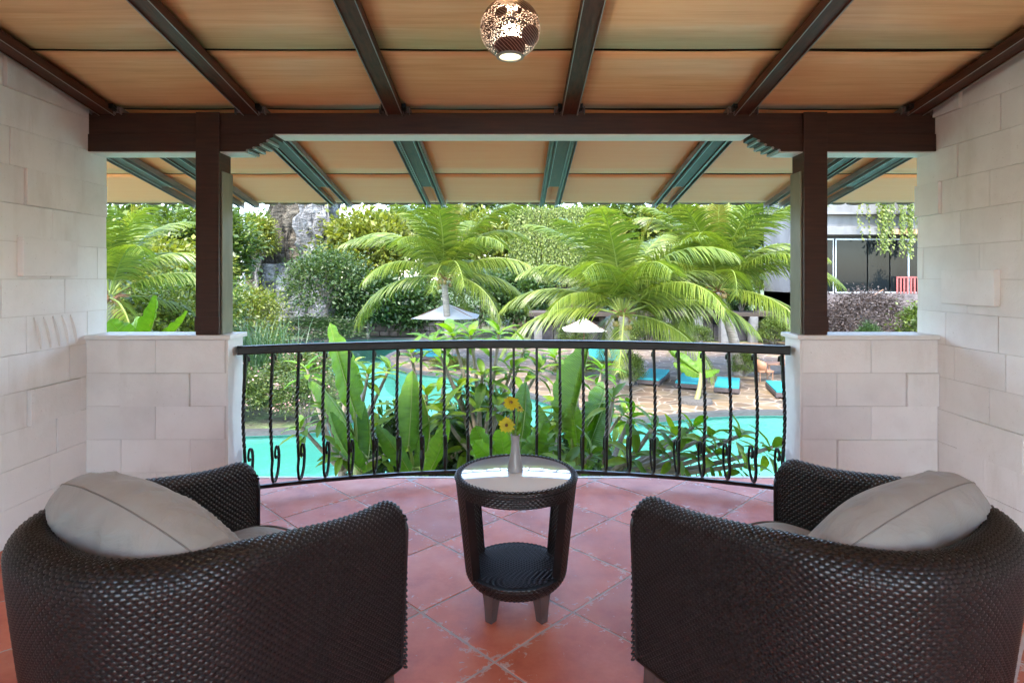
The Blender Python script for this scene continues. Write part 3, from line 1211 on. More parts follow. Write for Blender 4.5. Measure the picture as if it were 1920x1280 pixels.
def pillow_mesh(w, h, th, seed, wr=.012):
    rnd = random.Random(seed)
    ph = [rnd.uniform(0, 6) for _ in range(8)]
    n = 72
    faces = []
    mb = MB()

    def prof_(u, v_, s):
        e = (max(0, 1 - abs(u) ** 2.6) ** .5) * (max(0, 1 - abs(v_) ** 2.6) ** .5)
        # corners pull in
        x = w / 2 * u * math.sqrt(1 - .46 * v_ * v_)
        z = h / 2 * v_ * math.sqrt(1 - .46 * u * u)
        ed = math.exp(-((1 - max(abs(u), abs(v_))) / .22) ** 2)
        wrk = wr * ed * (math.sin(u * 17 + ph[0] + 3 * v_) * (abs(v_) > abs(u)) + math.sin(v_ * 15 + ph[1] + 2 * u) * (abs(u) >= abs(v_))) * e * 1.2
        wrk += .006 * math.sin(5 * u + 3 * v_ + ph[2]) * e + .005 * math.sin(8 * v_ - 4 * u + ph[3]) * e
        cr = math.sin(26 * u + 9 * v_ + 2.2 * math.sin(4 * v_ + ph[4]) + ph[5])
        wrk += .009 * max(0, cr) ** 3 * e * max(0, math.sin(2.2 * u + ph[6]) + .4)
        cr2 = math.sin(19 * v_ - 12 * u + 2.5 * math.sin(3 * u + ph[7]))
        wrk += .007 * max(0, cr2) ** 3 * e * ed * 2
        return (x, s * (th / 2 * e + wrk), z)
    for s in (-1, 1):
        P = np.array([[prof_(-1 + 2 * i / n, -1 + 2 * j / n, s) for j in range(n + 1)] for i in range(n + 1)])
        mb.grid(P)
    me = mb.mesh('pillow', 'linen', False, False)
    bm = bmesh.new()
    bm.from_mesh(me)
    bmesh.ops.remove_doubles(bm, verts=bm.verts, dist=1e-4)
    bmesh.ops.recalc_face_normals(bm, faces=bm.faces)
    bm.to_mesh(me)
    bm.free()
    me.polygons.foreach_set('use_smooth', [True] * len(me.polygons))
    rimp = []
    for i in range(4 * n):
        k, q = divmod(i, n)
        t = -1 + 2 * q / n
        u, v_ = ((t, -1), (1, t), (-t, 1), (-1, -t))[k]
        rimp.append((w / 2 * u * math.sqrt(1 - .46 * v_ * v_), 0, h / 2 * v_ * math.sqrt(1 - .46 * u * u)))
    rimp.append(rimp[0])
    pip = MB().tube(rimp, .0020, 6, caps=False).mesh('piping', 'piping', True)
    return me, pip


def pillow(label, chair_xy, rz, off, lean, roll, size, seed, yaw=0):
    t = thing('pillow', label, 'pillow', (0, 0, 0), 0, 'linen pillows in the armchairs')
    me, pip = pillow_mesh(*size, seed)
    base = Matrix.Translation((*chair_xy, 0)) @ Matrix.Rotation(rz, 4, 'Z')
    t.matrix_basis = base @ Matrix.Translation(off) @ Matrix.Rotation(yaw, 4, 'Z') @ Matrix.Rotation(lean, 4, 'X') @ Matrix.Rotation(roll, 4, 'Y')
    link('cover', me, t)
    link('piping', pip, t)
    return t


def seat_cushion(label, xy, rz):
    t = thing('seat_cushion', label, 'cushion', (*xy, .361), rz, 'seat cushions of the armchairs')
    P = []
    N = 40
    for hh, ins in ((0, .03), (.012, .008), (.05, 0), (.085, .008), (.10, .03), (.108, .09), (.112, .20)):
        ring = []
        for i in range(N):
            a = 2 * math.pi * i / N
            c_, s_ = math.cos(a), math.sin(a)
            x_ = (CW - .05 - ins) * math.copysign(abs(c_) ** .32, c_)
            y_ = .02 + (.345 - ins) * math.copysign(abs(s_) ** .4, s_)
            ring.append((x_, y_, hh + .003 * math.sin(3 * a)))
        P.append(ring)
    mb = MB().grid(np.array(P), close_v=True)
    mb.f.append(tuple(range(6 * N, 7 * N)))
    mb.build('cover', 'linen', t, 'full')
    rp = [((CW - .052) * math.copysign(abs(math.cos(a)) ** .32, math.cos(a)), .02 + .342 * math.copysign(abs(math.sin(a)) ** .4, math.sin(a)), .088) for a in [2 * math.pi * i / 60 for i in range(61)]]
    MB().tube(rp, .004, 6, caps=False).build('piping', 'piping', t, True)


ARZ = R(-31)
LC = (-.885, 1.817)
RC = (.940, 1.855)
armchair('dark brown wicker armchair to the left of the round table', *LC, ARZ)
armchair('dark brown wicker armchair to the right of the round table', *RC, -ARZ)
seat_cushion('grey linen seat cushion in the armchair left of the table', LC, ARZ)
seat_cushion('grey linen seat cushion in the armchair right of the table', RC, -ARZ)
pillow('grey linen pillow leaning in the armchair left of the table', LC, ARZ, (.0, -.225, .635), R(31), R(9), (.78, .45, .27), 3)
pillow('grey linen pillow slumped in the armchair right of the table', RC, -ARZ, (-.0, -.225, .630), R(33), R(-10), (.78, .45, .25), 9)

# ================================================================== TABLE
TX, TY = .018, 2.52
tb = thing('side_table', 'round dark wicker side table with glass top between the armchairs', 'table', (TX, TY, 0))


def trad(z):
    k = (z - .10) / .45
    r = .208 + .050 * k
    if z < .16:
        r -= .035 * ((.16 - z) / .06) ** 2
    return r


def band(z0, z1, a0, a1, ns, nt_, name, inner=False):
    def fn(a, b_):
        an = a0 + (a1 - a0) * a
        z = z0 + (z1 - z0) * b_
        r = trad(z) - (.03 if inner else 0)
        return Vector((r * math.cos(an), r * math.sin(an), z)), Vector((math.cos(an), math.sin(an), 0)) * (-1 if inner else 1)
    return weave(fn, ns, nt_).mesh(name, 'wicker', 'full', False)


T2 = 2 * math.pi
link('top_band', band(.500, .555, 0, T2, 150, 6, 'top_band'), tb)
link('bottom_band', band(.10, .168, 0, T2, 124, 7, 'bottom_band'), tb)
for ca in (R(178), R(2)):
    for inn in (False, True):
        link('side_panel', band(.166, .502, ca - R(37), ca + R(37), 29, 33, 'side_panel', inn), tb)
    for e_ in (-1, 1):
        mb = MB()
        an = ca + e_ * R(37)
        P = []
        for i in range(9):
            z = .16 + .345 * i / 8
            r = trad(z)
            P.append([((r + d) * math.cos(an + w_), (r + d) * math.sin(an + w_), z) for d, w_ in ((.004, -.012), (.004, .02 * e_), (-.034, .02 * e_), (-.034, -.012))])
        mb.grid(np.array(P), close_v=True)
        mb.build('panel_edge', 'wicker', tb, True)
# hidden backing
mb = MB()
for z0, z1 in ((.499, .553), (.102, .166)):
    mb.grid(np.array([[((trad(z) - d) * math.cos(T2 * j / 48), (trad(z) - d) * math.sin(T2 * j / 48), z) for j in range(48)] for d, z in ((.004, z0), (.004, z1), (.03, z1), (.03, z0))]), close_u=True, close_v=True)
for ca in (R(178), R(2)):
    mb.grid(np.array([[((trad(z) - .015) * math.cos(ca + R(37) * (j / 8 - 1)), (trad(z) - .015) * math.sin(ca + R(37) * (j / 8 - 1)), z) for j in range(17)] for z in (.16, .25, .35, .502)]))
mb.build('lining', 'wicker_back', tb)
# rim roll
mb = MB()


def rimfn(a, b_):
    an = T2 * a
    q = math.pi * (b_ * 1.05 - .05)
    rr_ = .247 + .016 * math.cos(q)
    z = .553 + .014 * math.sin(q)
    return Vector((rr_ * math.cos(an), rr_ * math.sin(an), z)), Vector((math.cos(an) * math.cos(q), math.sin(an) * math.cos(q), math.sin(q)))


link('rim', weave(rimfn, 150, 6, .0022).mesh('rim', 'wicker', 'full', False), tb)
MB().lathe([(.262, .545), (.258, .557), (.248, .5635), (.236, .557), (.235, .545)], 64).build('rim_core', 'wicker_back', tb, True)
# shelf
V = MB()
rows = 40
for j in range(rows):
    y = -.19 + .38 * (j + .5) / rows
    hw = math.sqrt(max(0, .192 ** 2 - y * y))
    n = max(2, int(2 * hw / .011))
    P = []
    for i in range(2 * n + 1):
        x = -hw + hw * i / n
        ph = math.cos(math.pi * (i / 2 + j))
        P.append([(x, y + d, .170 + .0028 * ph + h_) for d, h_ in ((-.0044, -.0016), (0, .0008), (.0044, -.0016))])
    V.grid(np.array(P))
V.build('shelf', 'wicker', tb, 'full')
MB().lathe([(.0, .163), (.195, .163), (.195, .12), (0, .12)], 40).build('shelf_core', 'wicker_back', tb)
MB().lathe([(0, .5545), (.236, .5545), (.2375, .5555), (.2375, .5615), (.236, .5625), (0, .5625)], 96).build('glass_top', 'glass_top', tb, True)
MB().lathe([(.234, .552), (.0, .552), (0, .545), (.234, .545)], 64).build('top_board', 'white_paint', tb, True)
for an in (R(231), R(309), R(51), R(129)):
    P = []
    for z, h_ in ((0, .016), (.06, .021), (.118, .028)):
        r0 = .158 + (.118 - z) * .06
        c_, s_ = math.cos(an), math.sin(an)
        P.append([(r0 * c_ + h_ * (a * c_ - b_ * s_), r0 * s_ + h_ * (a * s_ + b_ * c_), z) for a, b_ in ((-1, -1), (1, -1), (1, 1), (-1, 1))])
    mb = MB().grid(np.array(P), close_v=True)
    mb.f.append((3, 2, 1, 0))
    mb.build('leg', 'chair_leg', tb)

# vase and flowers
VX, VY, VZ = TX - .004, TY + .015, .563
vz = thing('bud_vase', 'slim grey ceramic bud vase standing on the glass table top', 'vase', (VX, VY, VZ))
MB().lathe([(0, 0), (.031, 0), (.034, .004), (.034, .012), (.028, .045), (.0205, .085), (.0175, .12), (.0185, .150), (.0205, .158), (.0185, .159), (.0165, .150), (.016, .02), (0, .018)], 40).build('body', 'vase_ceramic', vz, True)


def flower(label, base, head, r, face, npet, seed):
    rnd = random.Random(seed)
    t = thing('yellow_flower', label, 'flower', base, 0, 'yellow flowers in the vase')
    b0, h0 = Vector(base), Vector(head)
    d = h0 - b0
    pts_ = [(0, 0, 0), tuple(d * .5 + Vector((0, 0, .012))), tuple(d)]
    MB().tube([Vector(p) for p in pts_], .0022, 6).build('stem', 'midrib', t, True)
    fq = Vector(face).normalized().to_track_quat('Z', 'Y').to_matrix().to_4x4()
    hm = Matrix.Translation(d) @ fq
    for k in range(npet):
        an = T2 * k / npet + rnd.uniform(-.12, .12)
        L = r * rnd.uniform(.85, 1.1)
        P = []
        for q, wv in ((.15, .10), (.45, .19), (.75, .20), (1.0, .05)):
            lift = .12 * r * math.sin(q * 2.4) + rnd.uniform(-.02, .05) * r
            P.append([(L * q * math.cos(an) - s * wv * r * math.sin(an), L * q * math.sin(an) + s * wv * r * math.cos(an), lift - .03 * r * abs(s)) for s in (-1, 0, 1)])
        me = MB().grid(np.array(P)).mesh('petal', 'petal_yellow', True, False)
        link('petal', me, t, mtx=hm)
    link('centre', MB().ellipsoid((0, 0, .006), (r * .20, r * .20, r * .16)).mesh('centre', 'flower_centre', True), t, mtx=hm)
    return t


vt = (VX, VY, VZ + .150)
flower('yellow daisy flower highest in the grey vase', vt, (VX - .018, VY, VZ + .295), .035, (.1, -.75, .65), 15, 1)
flower('yellow daisy flower facing the camera, lowest in the vase', (VX - .006, VY - .004, VZ + .150), (VX - .036, VY - .02, VZ + .205), .035, (-.25, -.95, .15), 14, 2)
flower('small yellow flower bud on the right of the vase', (VX + .005, VY, VZ + .150), (VX + .016, VY, VZ + .272), .025, (.6, -.4, .6), 9, 3)
sp = thing('flower_greenery', 'small green leaves around the flower stems in the vase', 'leaves', (VX, VY, VZ + .150))
for k in range(9):
    an = k * 2.4
    L = .05 + .02 * math.sin(k * 3)
    dirv = Vector((math.cos(an) * .5, math.sin(an) * .5, 1)).normalized()
    sd_ = dirv.cross(Vector((math.sin(an), -math.cos(an), .1))).normalized() * .009
    p0 = Vector((math.cos(an) * .006, math.sin(an) * .006, 0 + .004 * k))
    MB().add([p0, p0 + dirv * L * .5 + sd_, p0 + dirv * L, p0 + dirv * L * .5 - sd_], [(0, 1, 2, 3)]).build('leaf', 'leaf_banana', sp)

# ================================================================== LAMP
LX, LY, LZ = -.006, 1.95, EYE + 465 * 1.95 / F_PX
lp = thing('gourd_lamp', 'round perforated gourd lamp glowing under the plywood ceiling', 'lamp', (LX, LY, LZ))
m, nt, b = new_mat('gourd_shell')
out = nt.nodes['Material Output']
vec = coords(nt)
vo = nt.nodes.new('ShaderNodeTexVoronoi')
vo.inputs['Scale'].default_value = 250
nt.links.new(vec, vo.inputs['Vector'])
holes = math_n(nt, 'LESS_THAN', vo.outputs['Distance'], .33)
# carved leaf fields without holes: three big lens shapes around the gourd
sepx = nt.nodes.new('ShaderNodeSeparateXYZ')
nt.links.new(vec, sepx.inputs[0])
vb = nt.nodes.new('ShaderNodeTexVoronoi')
vb.inputs['Scale'].default_value = 7.5
vb.inputs['Randomness'].default_value = .9
mp = nt.nodes.new('ShaderNodeMapping')
mp.inputs['Rotation'].default_value = (.5, .6, .4)
mp.inputs['Scale'].default_value = (1.0, 1.0, 1.5)
mp.inputs['Location'].default_value = (.03, .02, .05)
nt.links.new(vec, mp.inputs[0])
nt.links.new(mp.outputs[0], vb.inputs['Vector'])
leafz = math_n(nt, 'LESS_THAN', vb.outputs['Distance'], .40)
holes = math_n(nt, 'MULTIPLY', holes, math_n(nt, 'SUBTRACT', 1.0, leafz))
holes = math_n(nt, 'MULTIPLY', holes, math_n(nt, 'LESS_THAN', sepx.outputs[2], .093))
wv = nt.nodes.new('ShaderNodeTexWave')
wv.inputs['Scale'].default_value = 34
wv.inputs['Distortion'].default_value = 2.5
nt.links.new(mp.outputs[0], wv.inputs['Vector'])
c = mixc(nt, math_n(nt, 'MULTIPLY', leafz, math_n(nt, 'GREATER_THAN', wv.outputs['Fac'], .86)), (.055, .020, .013), (.36, .27, .22))
rimz = math_n(nt, 'MULTIPLY', math_n(nt, 'GREATER_THAN', vb.outputs['Distance'], .388), leafz)
c = mixc(nt, rimz, c, (.42, .30, .22))
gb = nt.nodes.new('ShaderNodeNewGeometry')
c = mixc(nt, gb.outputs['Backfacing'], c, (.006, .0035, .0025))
nt.links.new(c, b.inputs['Base Color'])
b.inputs['Roughness'].default_value = .3
trn = nt.nodes.new('ShaderNodeBsdfTransparent')
mx = nt.nodes.new('ShaderNodeMixShader')
nt.links.new(holes, mx.inputs[0])
nt.links.new(b.outputs[0], mx.inputs[1])
nt.links.new(trn.outputs[0], mx.inputs[2])
nt.links.new(mx.outputs[0], out.inputs[0])
RB = .100
prof = []
for i in range(20):
    th = R(24 + i * (152 - 24) / 19)
    prof.append((RB * math.sin(th), -RB * math.cos(th) * .98))
prof += [(.043, .096), (.0425, .115), (.044, .16), (.040, .20)]
MB().lathe(prof, 48).build('shell', 'gourd_shell', lp, True)
m, nt, b = new_mat('lamp_bulb')
b.inputs['Base Color'].default_value = (1, .85, .6, 1)
b.inputs['Emission Color'].default_value = (1, .80, .55, 1)
b.inputs['Emission Strength'].default_value = 5
MB().ellipsoid((0, 0, -.012), (.030, .030, .036)).build('bulb', 'lamp_bulb', lp, True)
m, nt, b = new_mat('lamp_disc')
b.inputs['Base Color'].default_value = (.9, .8, .6, 1)
b.inputs['Emission Color'].default_value = (1, .82, .50, 1)
b.inputs['Emission Strength'].default_value = .22
MB().lathe([(0, -.0905), (.036, -.0905)], 32).build('diffuser', 'lamp_disc', lp)
MB().lathe([(.036, -.094), (.046, -.0935), (.046, -.088), (.036, -.088), (.036, -.094)], 32).build('ring', 'mullion', lp, True)
MB().tube([(0, 0, .19), (0, 0, ceil_z(LY) - LZ - .005)], .012, 8).build('cord', 'black_iron', lp, True)
MB().lathe([(0, ceil_z(LY) - LZ - .035), (.05, ceil_z(LY) - LZ - .035), (.055, ceil_z(LY) - LZ - .02), (.055, ceil_z(LY) - LZ + .01)], 24).build('ceiling_rose', 'dark_wood', lp, True)
ld = bpy.data.lights.new('lamp_light', 'POINT')
ld.energy = 12
ld.color = (1, .84, .62)
ld.shadow_soft_size = .03
lo = bpy.data.objects.new('lamp_light', ld)
COL.objects.link(lo)
lo.parent = lp
lo.location = (0, 0, .055)


# ================================================================== FOLIAGE BUILDERS
def leaf_cloud(seed, n_clump, per, leaf, flat=.75, clump_r=.30, shell=.55, aspect=.5, droop=.25):
    """crown of unit radius: leaf-sized folded quads gathered in clumps"""
    rg = np.random.default_rng(seed)
    d = rg.normal(size=(n_clump, 3))
    d /= np.linalg.norm(d, axis=1)[:, None]
    d[:, 2] = np.where(d[:, 2] < -.45, -d[:, 2], d[:, 2])
    c_ = d * (shell + (1 - shell) * rg.random((n_clump, 1)) ** .6) * (1 - clump_r * .6)
    rad = clump_r * (.6 + .8 * rg.random(n_clump))
    pos = np.repeat(c_, per, 0) + rg.normal(size=(n_clump * per, 3)) * np.repeat(rad, per)[:, None] * np.array([.55, .55, .42])
    outw = pos - np.repeat(c_, per, 0) * .75
    outw /= np.linalg.norm(outw, axis=1)[:, None] + 1e-9
    dirv = outw + rg.normal(size=pos.shape) * .6
    dirv[:, 2] -= droop
    dirv /= np.linalg.norm(dirv, axis=1)[:, None]
    up = rg.normal(size=pos.shape) * .5 + np.array([0, 0, 1.0])
    side = np.cross(dirv, up)
    side /= np.linalg.norm(side, axis=1)[:, None] + 1e-9
    nrm = np.cross(side, dirv)
    L = leaf * (.6 + .8 * rg.random((len(pos), 1)))
    w_ = L * aspect * .5
    v0 = pos
    v1 = pos + dirv * L * .5 + side * w_ + nrm * L * .08
    v2 = pos + dirv * L
    v3 = pos + dirv * L * .5 - side * w_ + nrm * L * .08
    V = np.stack([v0, v1, v2, v3], 1).reshape(-1, 3)
    k = np.arange(len(pos)) * 4
    Fc = np.concatenate([np.stack([k, k + 1, k + 2], 1), np.stack([k, k + 2, k + 3], 1)])
    return V, Fc, c_


def np_mesh(name, V, Fc, mat):
    me = bpy.data.meshes.new(name)
    me.vertices.add(len(V))
    me.vertices.foreach_set('co', np.ascontiguousarray(V, dtype=np.float32).ravel())
    nf, k = Fc.shape
    me.loops.add(nf * k)
    me.loops.foreach_set('vertex_index', np.ascontiguousarray(Fc, dtype=np.int32).ravel())
    me.polygons.add(nf)
    me.polygons.foreach_set('loop_start', np.arange(nf, dtype=np.int32) * k)
    me.update(calc_edges=True)
    me.materials.append(MATS[mat])
    return me


CROWNS = {}


def crown_mesh(kind, mat):
    if (kind, mat) not in CROWNS:
        args = {'a': (11, 70, 95, .105), 'b': (12, 90, 80, .09), 'c': (13, 55, 110, .12), 'd': (14, 120, 60, .075)}[kind]
        V, Fc, c_ = leaf_cloud(*args)
        CROWNS[kind, mat] = (np_mesh('crown', V, Fc, mat), c_)
    return CROWNS[kind, mat]


def tree(name, label, cat, base, height, rad, kind, mat, bark='bark', trunk=.35, group=None, rz=0, crown_h=None):
    """tapered trunk with limbs, leafy crown; crown is an ellipsoid on top"""
    me, cl = crown_mesh(kind, mat)
    t = thing(name, label, cat, base, rz, group)
    ch = crown_h or height * .5 * (1 - trunk) + height * .12
    cz = height - ch
    link('crown', me, t, (0, 0, cz), None, (rad, rad, ch))
    mb = MB()
    r0 = max(.05, height * .022)
    mb.tube([(0, 0, -.1), (.02 * height * .3, 0, cz * .5), (0, .01, cz)], [r0, r0 * .8, r0 * .55], 8)
    for k in range(0, len(cl), max(1, len(cl) // 9)):
        e = Vector((cl[k][0] * rad, cl[k][1] * rad, cz + cl[k][2] * ch)) * .96
        s0 = Vector((0, 0, cz * (.55 + .4 * ((k * 7) % 10) / 10)))
        mb.tube([s0, (s0 + e) / 2 + Vector((0, 0, .12 * rad)), e], [r0 * .4, r0 * .25, r0 * .08], 5)
    mb.build('trunk', bark, t, True)
    return t


def shrub(name, label, cat, base, rx, ry, h, kind, mat, group=None, rz=0):
    me, cl = crown_mesh(kind, mat)
    t = thing(name, label, cat, base, rz, group)
    link('crown', me, t, (0, 0, h * .48), None, (rx, ry, h * .56))
    mb = MB()
    for k in range(0, len(cl), max(1, len(cl) // 8)):
        e = Vector((cl[k][0] * rx, cl[k][1] * ry, h * .48 + cl[k][2] * h * .5))
        mb.tube([(e.x * .1, e.y * .1, -.05), e * .5 + Vector((0, 0, h * .1)), e], [.03, .02, .008], 5)
    mb.build('stem', 'bark', t, True)
    return t


# --- palm fronds, by how far they have sunk
def frond_mesh(seed, L, e0, bend, hang, n=84, ll=.62, mat='leaf_frond'):
    rg = random.Random(seed)
    pts_ = [Vector((0, 0, 0))]
    st = 26
    angs = []
    for i in range(st):
        s = (i + .5) / st
        a = e0 - bend * s ** 1.35
        angs.append(a)
        pts_.append(pts_[-1] + Vector((math.cos(a), 0, math.sin(a))) * L / st)
    V, Fc = [], []
    for i in range(n):
        s = .14 + .85 * i / (n - 1)
        q = s * st
        k = min(st - 1, int(q))
        p = pts_[k].lerp(pts_[k + 1], q - k)
        a = angs[k]
        tg = Vector((math.cos(a), 0, math.sin(a)))
        upv = Vector((-math.sin(a), 0, math.cos(a)))
        ln = ll * (math.sin(math.pi * (.12 + .80 * s)) ** .7) * rg.uniform(.85, 1.12)
        for sd_ in (-1, 1):
            d0 = (Vector((0, sd_, 0)) * .85 + tg * (.55 + .5 * s) + upv * rg.uniform(-.05, .30)).normalized()
            pp = p.copy()
            o = len(V)
            d = d0
            w0 = .027 * (1.1 - .3 * s)
            seg = 4
            for m__ in range(seg + 1):
                f_ = m__ / seg
                wd = w0 * (1 - f_) ** .6 if m__ else w0 * .7
                sv = tg * wd + Vector((0, 0, 1)) * wd * .25
                V.append(tuple(pp - sv))
                V.append(tuple(pp + sv))
                d = (d0 + Vector((0, 0, -1)) * hang * (f_ + .18) * 1.5 + Vector((rg.uniform(-.08, .08),) * 3)).normalized()
                pp = pp + d * ln / seg
            for m__ in range(seg):
                a_ = o + 2 * m__
                Fc.append((a_, a_ + 1, a_ + 3, a_ + 2))
    me = np_mesh('frond', np.array(V), np.array(Fc), mat)
    rib = MB().tube(pts_[::2] + [pts_[-1]], [.032 * (1 - .9 * i / 14) for i in range(len(pts_[::2]) + 1)], 5).mesh('rib', 'midrib', True)
    return me, rib


FR = {}
for k_, (e0, bd, hg) in {'spear': (84, 14, .25), 'high': (72, 62, .55), 'mid': (52, 80, .75), 'low': (28, 75, .95), 'hang': (4, 70, 1.1)}.items():
    for v_ in range(2):
        FR[k_, v_] = frond_mesh(31 + v_ * 7 + len(FR), 3.9 if k_ != 'spear' else 3.0, R(e0 + 6 * v_), R(bd + 12 * v_), hg, ll=1.05 if k_ != 'spear' else .5,
                                mat='leaf_frond' if k_ != 'spear' else 'leaf_frond_yellow')


def palm(name, label, base, crown_z, lean, sc, seed, n=24, trunk_r=.17, bark='palm_bark', fibre=True, phase=0.0):
    rg = random.Random(seed)
    t = thing(name, label, 'palm tree', base, 0, 'coconut palms around the pool')
    top_ = Vector((lean[0], lean[1], crown_z - base[2]))
    pts_, rr_ = [], []
    k = 22
    for i in range(k + 1):
        f_ = i / k
        p = Vector((lean[0] * f_ ** 1.6, lean[1] * f_ ** 1.6, top_.z * f_ - .05))
        pts_.append(p)
        rr_.append(trunk_r * (1.25 - .45 * f_ ** .6) * (1 + (.06 if i % 2 else 0)))
    MB().tube(pts_, rr_, 10).build('trunk', bark, t, True)
    for i in range(n):
        f_ = i / (n - 1)
        kd = 'spear' if f_ < .10 else 'high' if f_ < .32 else 'mid' if f_ < .60 else 'low' if f_ < .84 else 'hang'
        me, rib = FR[kd, rg.randrange(2)]
        an = phase + i * 2.39996 + rg.uniform(-.2, .2)
        s_ = sc * rg.uniform(.85, 1.1)
        fo = link('frond', me, t, top_ + Vector((math.cos(an), math.sin(an), 0)) * trunk_r * .5 + Vector((0, 0, .25 * (1 - f_))), (rg.uniform(-.18, .18), rg.uniform(-.12, .12), an), s_)
        link('rib', rib, fo)
    if fibre:
        mb = MB()
        for i in range(12):
            an = i * 2.4
            e = top_ + Vector((math.cos(an) * .5, math.sin(an) * .5, .05 + .25 * math.sin(i)))
            mb.tube([top_ + Vector((0, 0, -.2)), (top_ + e) / 2 + Vector((0, 0, .05)), e], [.05, .035, .012], 5)
        mb.build('flower_stalk', 'palm_fibre', t, True)
        cme = MB().ellipsoid((0, 0, 0), (.085, .085, .11), 10, 7).mesh('coconut', 'coconut', True)
        for i in range(7):
            an = i * 1.9 + seed
            link('coconut', cme, t, top_ + Vector((math.cos(an) * .30, math.sin(an) * .30, -.22 - .12 * (i % 3))))
    return t


# ================================================================== GARDEN: palms
def gz(u, y):
    return (u - 960) * y / F_PX


c0 = px(832, 520, 26)
palm('coconut_palm', 'coconut palm with spreading fronds over the white parasol', (c0.x + .25, 26, GR), c0.z, (-.25, 0), 1.2, 5, 25, .16, phase=.5)
c0 = px(1168, 590, 22)
palm('coconut_palm', 'low coconut palm with orange fruit stalks in front of the colonnade', (c0.x + .15, 22, GR), c0.z, (-.15, 0), 1.25, 8, 30, .22, phase=1.1)
c0 = px(1345, 545, 24)
palm('coconut_palm', 'coconut palm nearest the right hand post behind the loungers', (c0.x + .9, 24, GR), c0.z, (-.9, 0), 1.3, 12, 30, .20, phase=2.0)
c0 = px(205, 560, 15)
palm('coconut_palm', 'coconut palm at the far left beside the stone wall', (c0.x - .3, 15, GR), c0.z, (.3, 0), .80, 17, 20, .17, phase=.2)
c0 = px(455, 372, 38)
palm('tall_palm', 'slender palm with a pale straight trunk before the rock cliff', (c0.x, 38, GR), c0.z + .3, (0, 0), .75, 23, 14, .16, 'pale_bark', False)

# ================================================================== GARDEN: cliff and walls
cl = thing('rock_cliff', 'tall grey artificial rock cliff behind the slender palm', 'cliff', (gz(535, 47), 47, GR))
rg = random.Random(4)
for (x0, w_, y0, h_, dp, sd_) in ((-3.4, 2.6, .3, 6.8, 2.5, 1), (-1.5, 2.2, .0, 7.8, 3, 2), (.45, 2.9, .3, 14.5, 3, 3), (2.75, 2.7, -.3, 15.0, 3, 4), (-4.2, 2.6, -1.5, 4.2, 2, 5), (-2.2, 2.8, -1.7, 5.6, 2, 6), (.2, 2.6, -1.5, 5.0, 2, 7), (2.6, 2.6, -1.6, 4.6, 2, 8)):
    bm = bmesh.new()
    bmesh.ops.create_cube(bm, size=1)
    bmesh.ops.subdivide_edges(bm, edges=bm.edges[:], cuts=22, use_grid_fill=True)
    from mathutils import noise as mn
    for w in bm.verts:
        q = w.co.copy()
        tp = 1 - .08 * (q.z + .5)
        p = Vector((q.x * w_ * tp, q.y * dp * tp, (q.z + .5) * h_))
        dn = mn.noise(Vector((p.x * .8 + sd_ * 9, p.y * .8, p.z * .35))) * .55 + mn.noise(Vector((p.x * 2.1, p.y * 2.1 + sd_ * 5, p.z * 1.2))) * .28
        vd = mn.voronoi(Vector((p.x * .75 + sd_ * 3, p.y * .75, p.z * .42)))[0]
        dn += -.55 * math.exp(-((vd[1] - vd[0]) / .10) ** 2) + .25 * (mn.cell(Vector((p.x * .75 + sd_ * 3, p.y * .75, p.z * .42))))
        stp = (math.floor(p.z / 1.1 + sd_) % 3 - 1) * .12
        k = 1 + (dn + stp) * .5
        w.co = Vector((x0 + p.x * k, y0 + p.y * k, p.z * (1 + .05 * dn)))
    me = bpy.data.meshes.new('rock')
    bm.to_mesh(me)
    bm.free()
    me.materials.append(MATS['cliff_rock_brown' if sd_ in (2, 3, 6) else 'cliff_rock'])
    link('rock', me, cl)

# low stone wall behind the pool, of single blocks
sw = thing('stone_wall', 'low dark rubble stone wall along the far bank of the pool', 'wall', (gz(700, 40), 40, GR))
MB().box(-7.4, 4.4, .06, .5, 0, .98).build('core', 'soil', sw)
rg = random.Random(9)
for r in range(3):
    x = -7.5
    while x < 4.4:
        w_ = rg.uniform(.5, 1.0)
        MB().box(x + .02, x + w_ - .02, rg.uniform(-.06, .0), .3, r * .34 + .01, r * .34 + .33, .05).build('stone', 'rubble_stone', sw)
        x += w_

# colonnade below the terrace behind the right palms
cn = thing('colonnade', 'pale columned colonnade under the terrace behind the palms', 'colonnade', (0, 36, GR))
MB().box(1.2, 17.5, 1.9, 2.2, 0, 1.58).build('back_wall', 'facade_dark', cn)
MB().box(1.0, 17.6, -.1, 2.4, 1.6, 1.85, .02).build('terrace_slab', 'soil', cn)
for i, x in enumerate((1.6, 3.6, 6.0, 7.4, 9.5, 11.4, 13.0, 14.8, 16.9)):
    MB().box(x - .24, x + .24, -.2, .28, 0, 1.599, .03).build('column', 'column_stone', cn)
for i in range(22):
    x = 1.9 + i * .72
    MB().box(x, x + .68, .9 + .04 * (i % 3), 1.2, .0, 1.0 + .25 * (i * 7 % 3), .04).build('stone', 'rubble_stone', cn)

# vine clad block behind the palms
vb_ = thing('vine_building', 'square building hung all over with pale green vines', 'building', (gz(1040, 46), 46, GR))
MB().box(-3.3, 3.8, .2, 5, 0, 9.4).build('wall', 'soil', vb_)
rgn = np.random.default_rng(3)


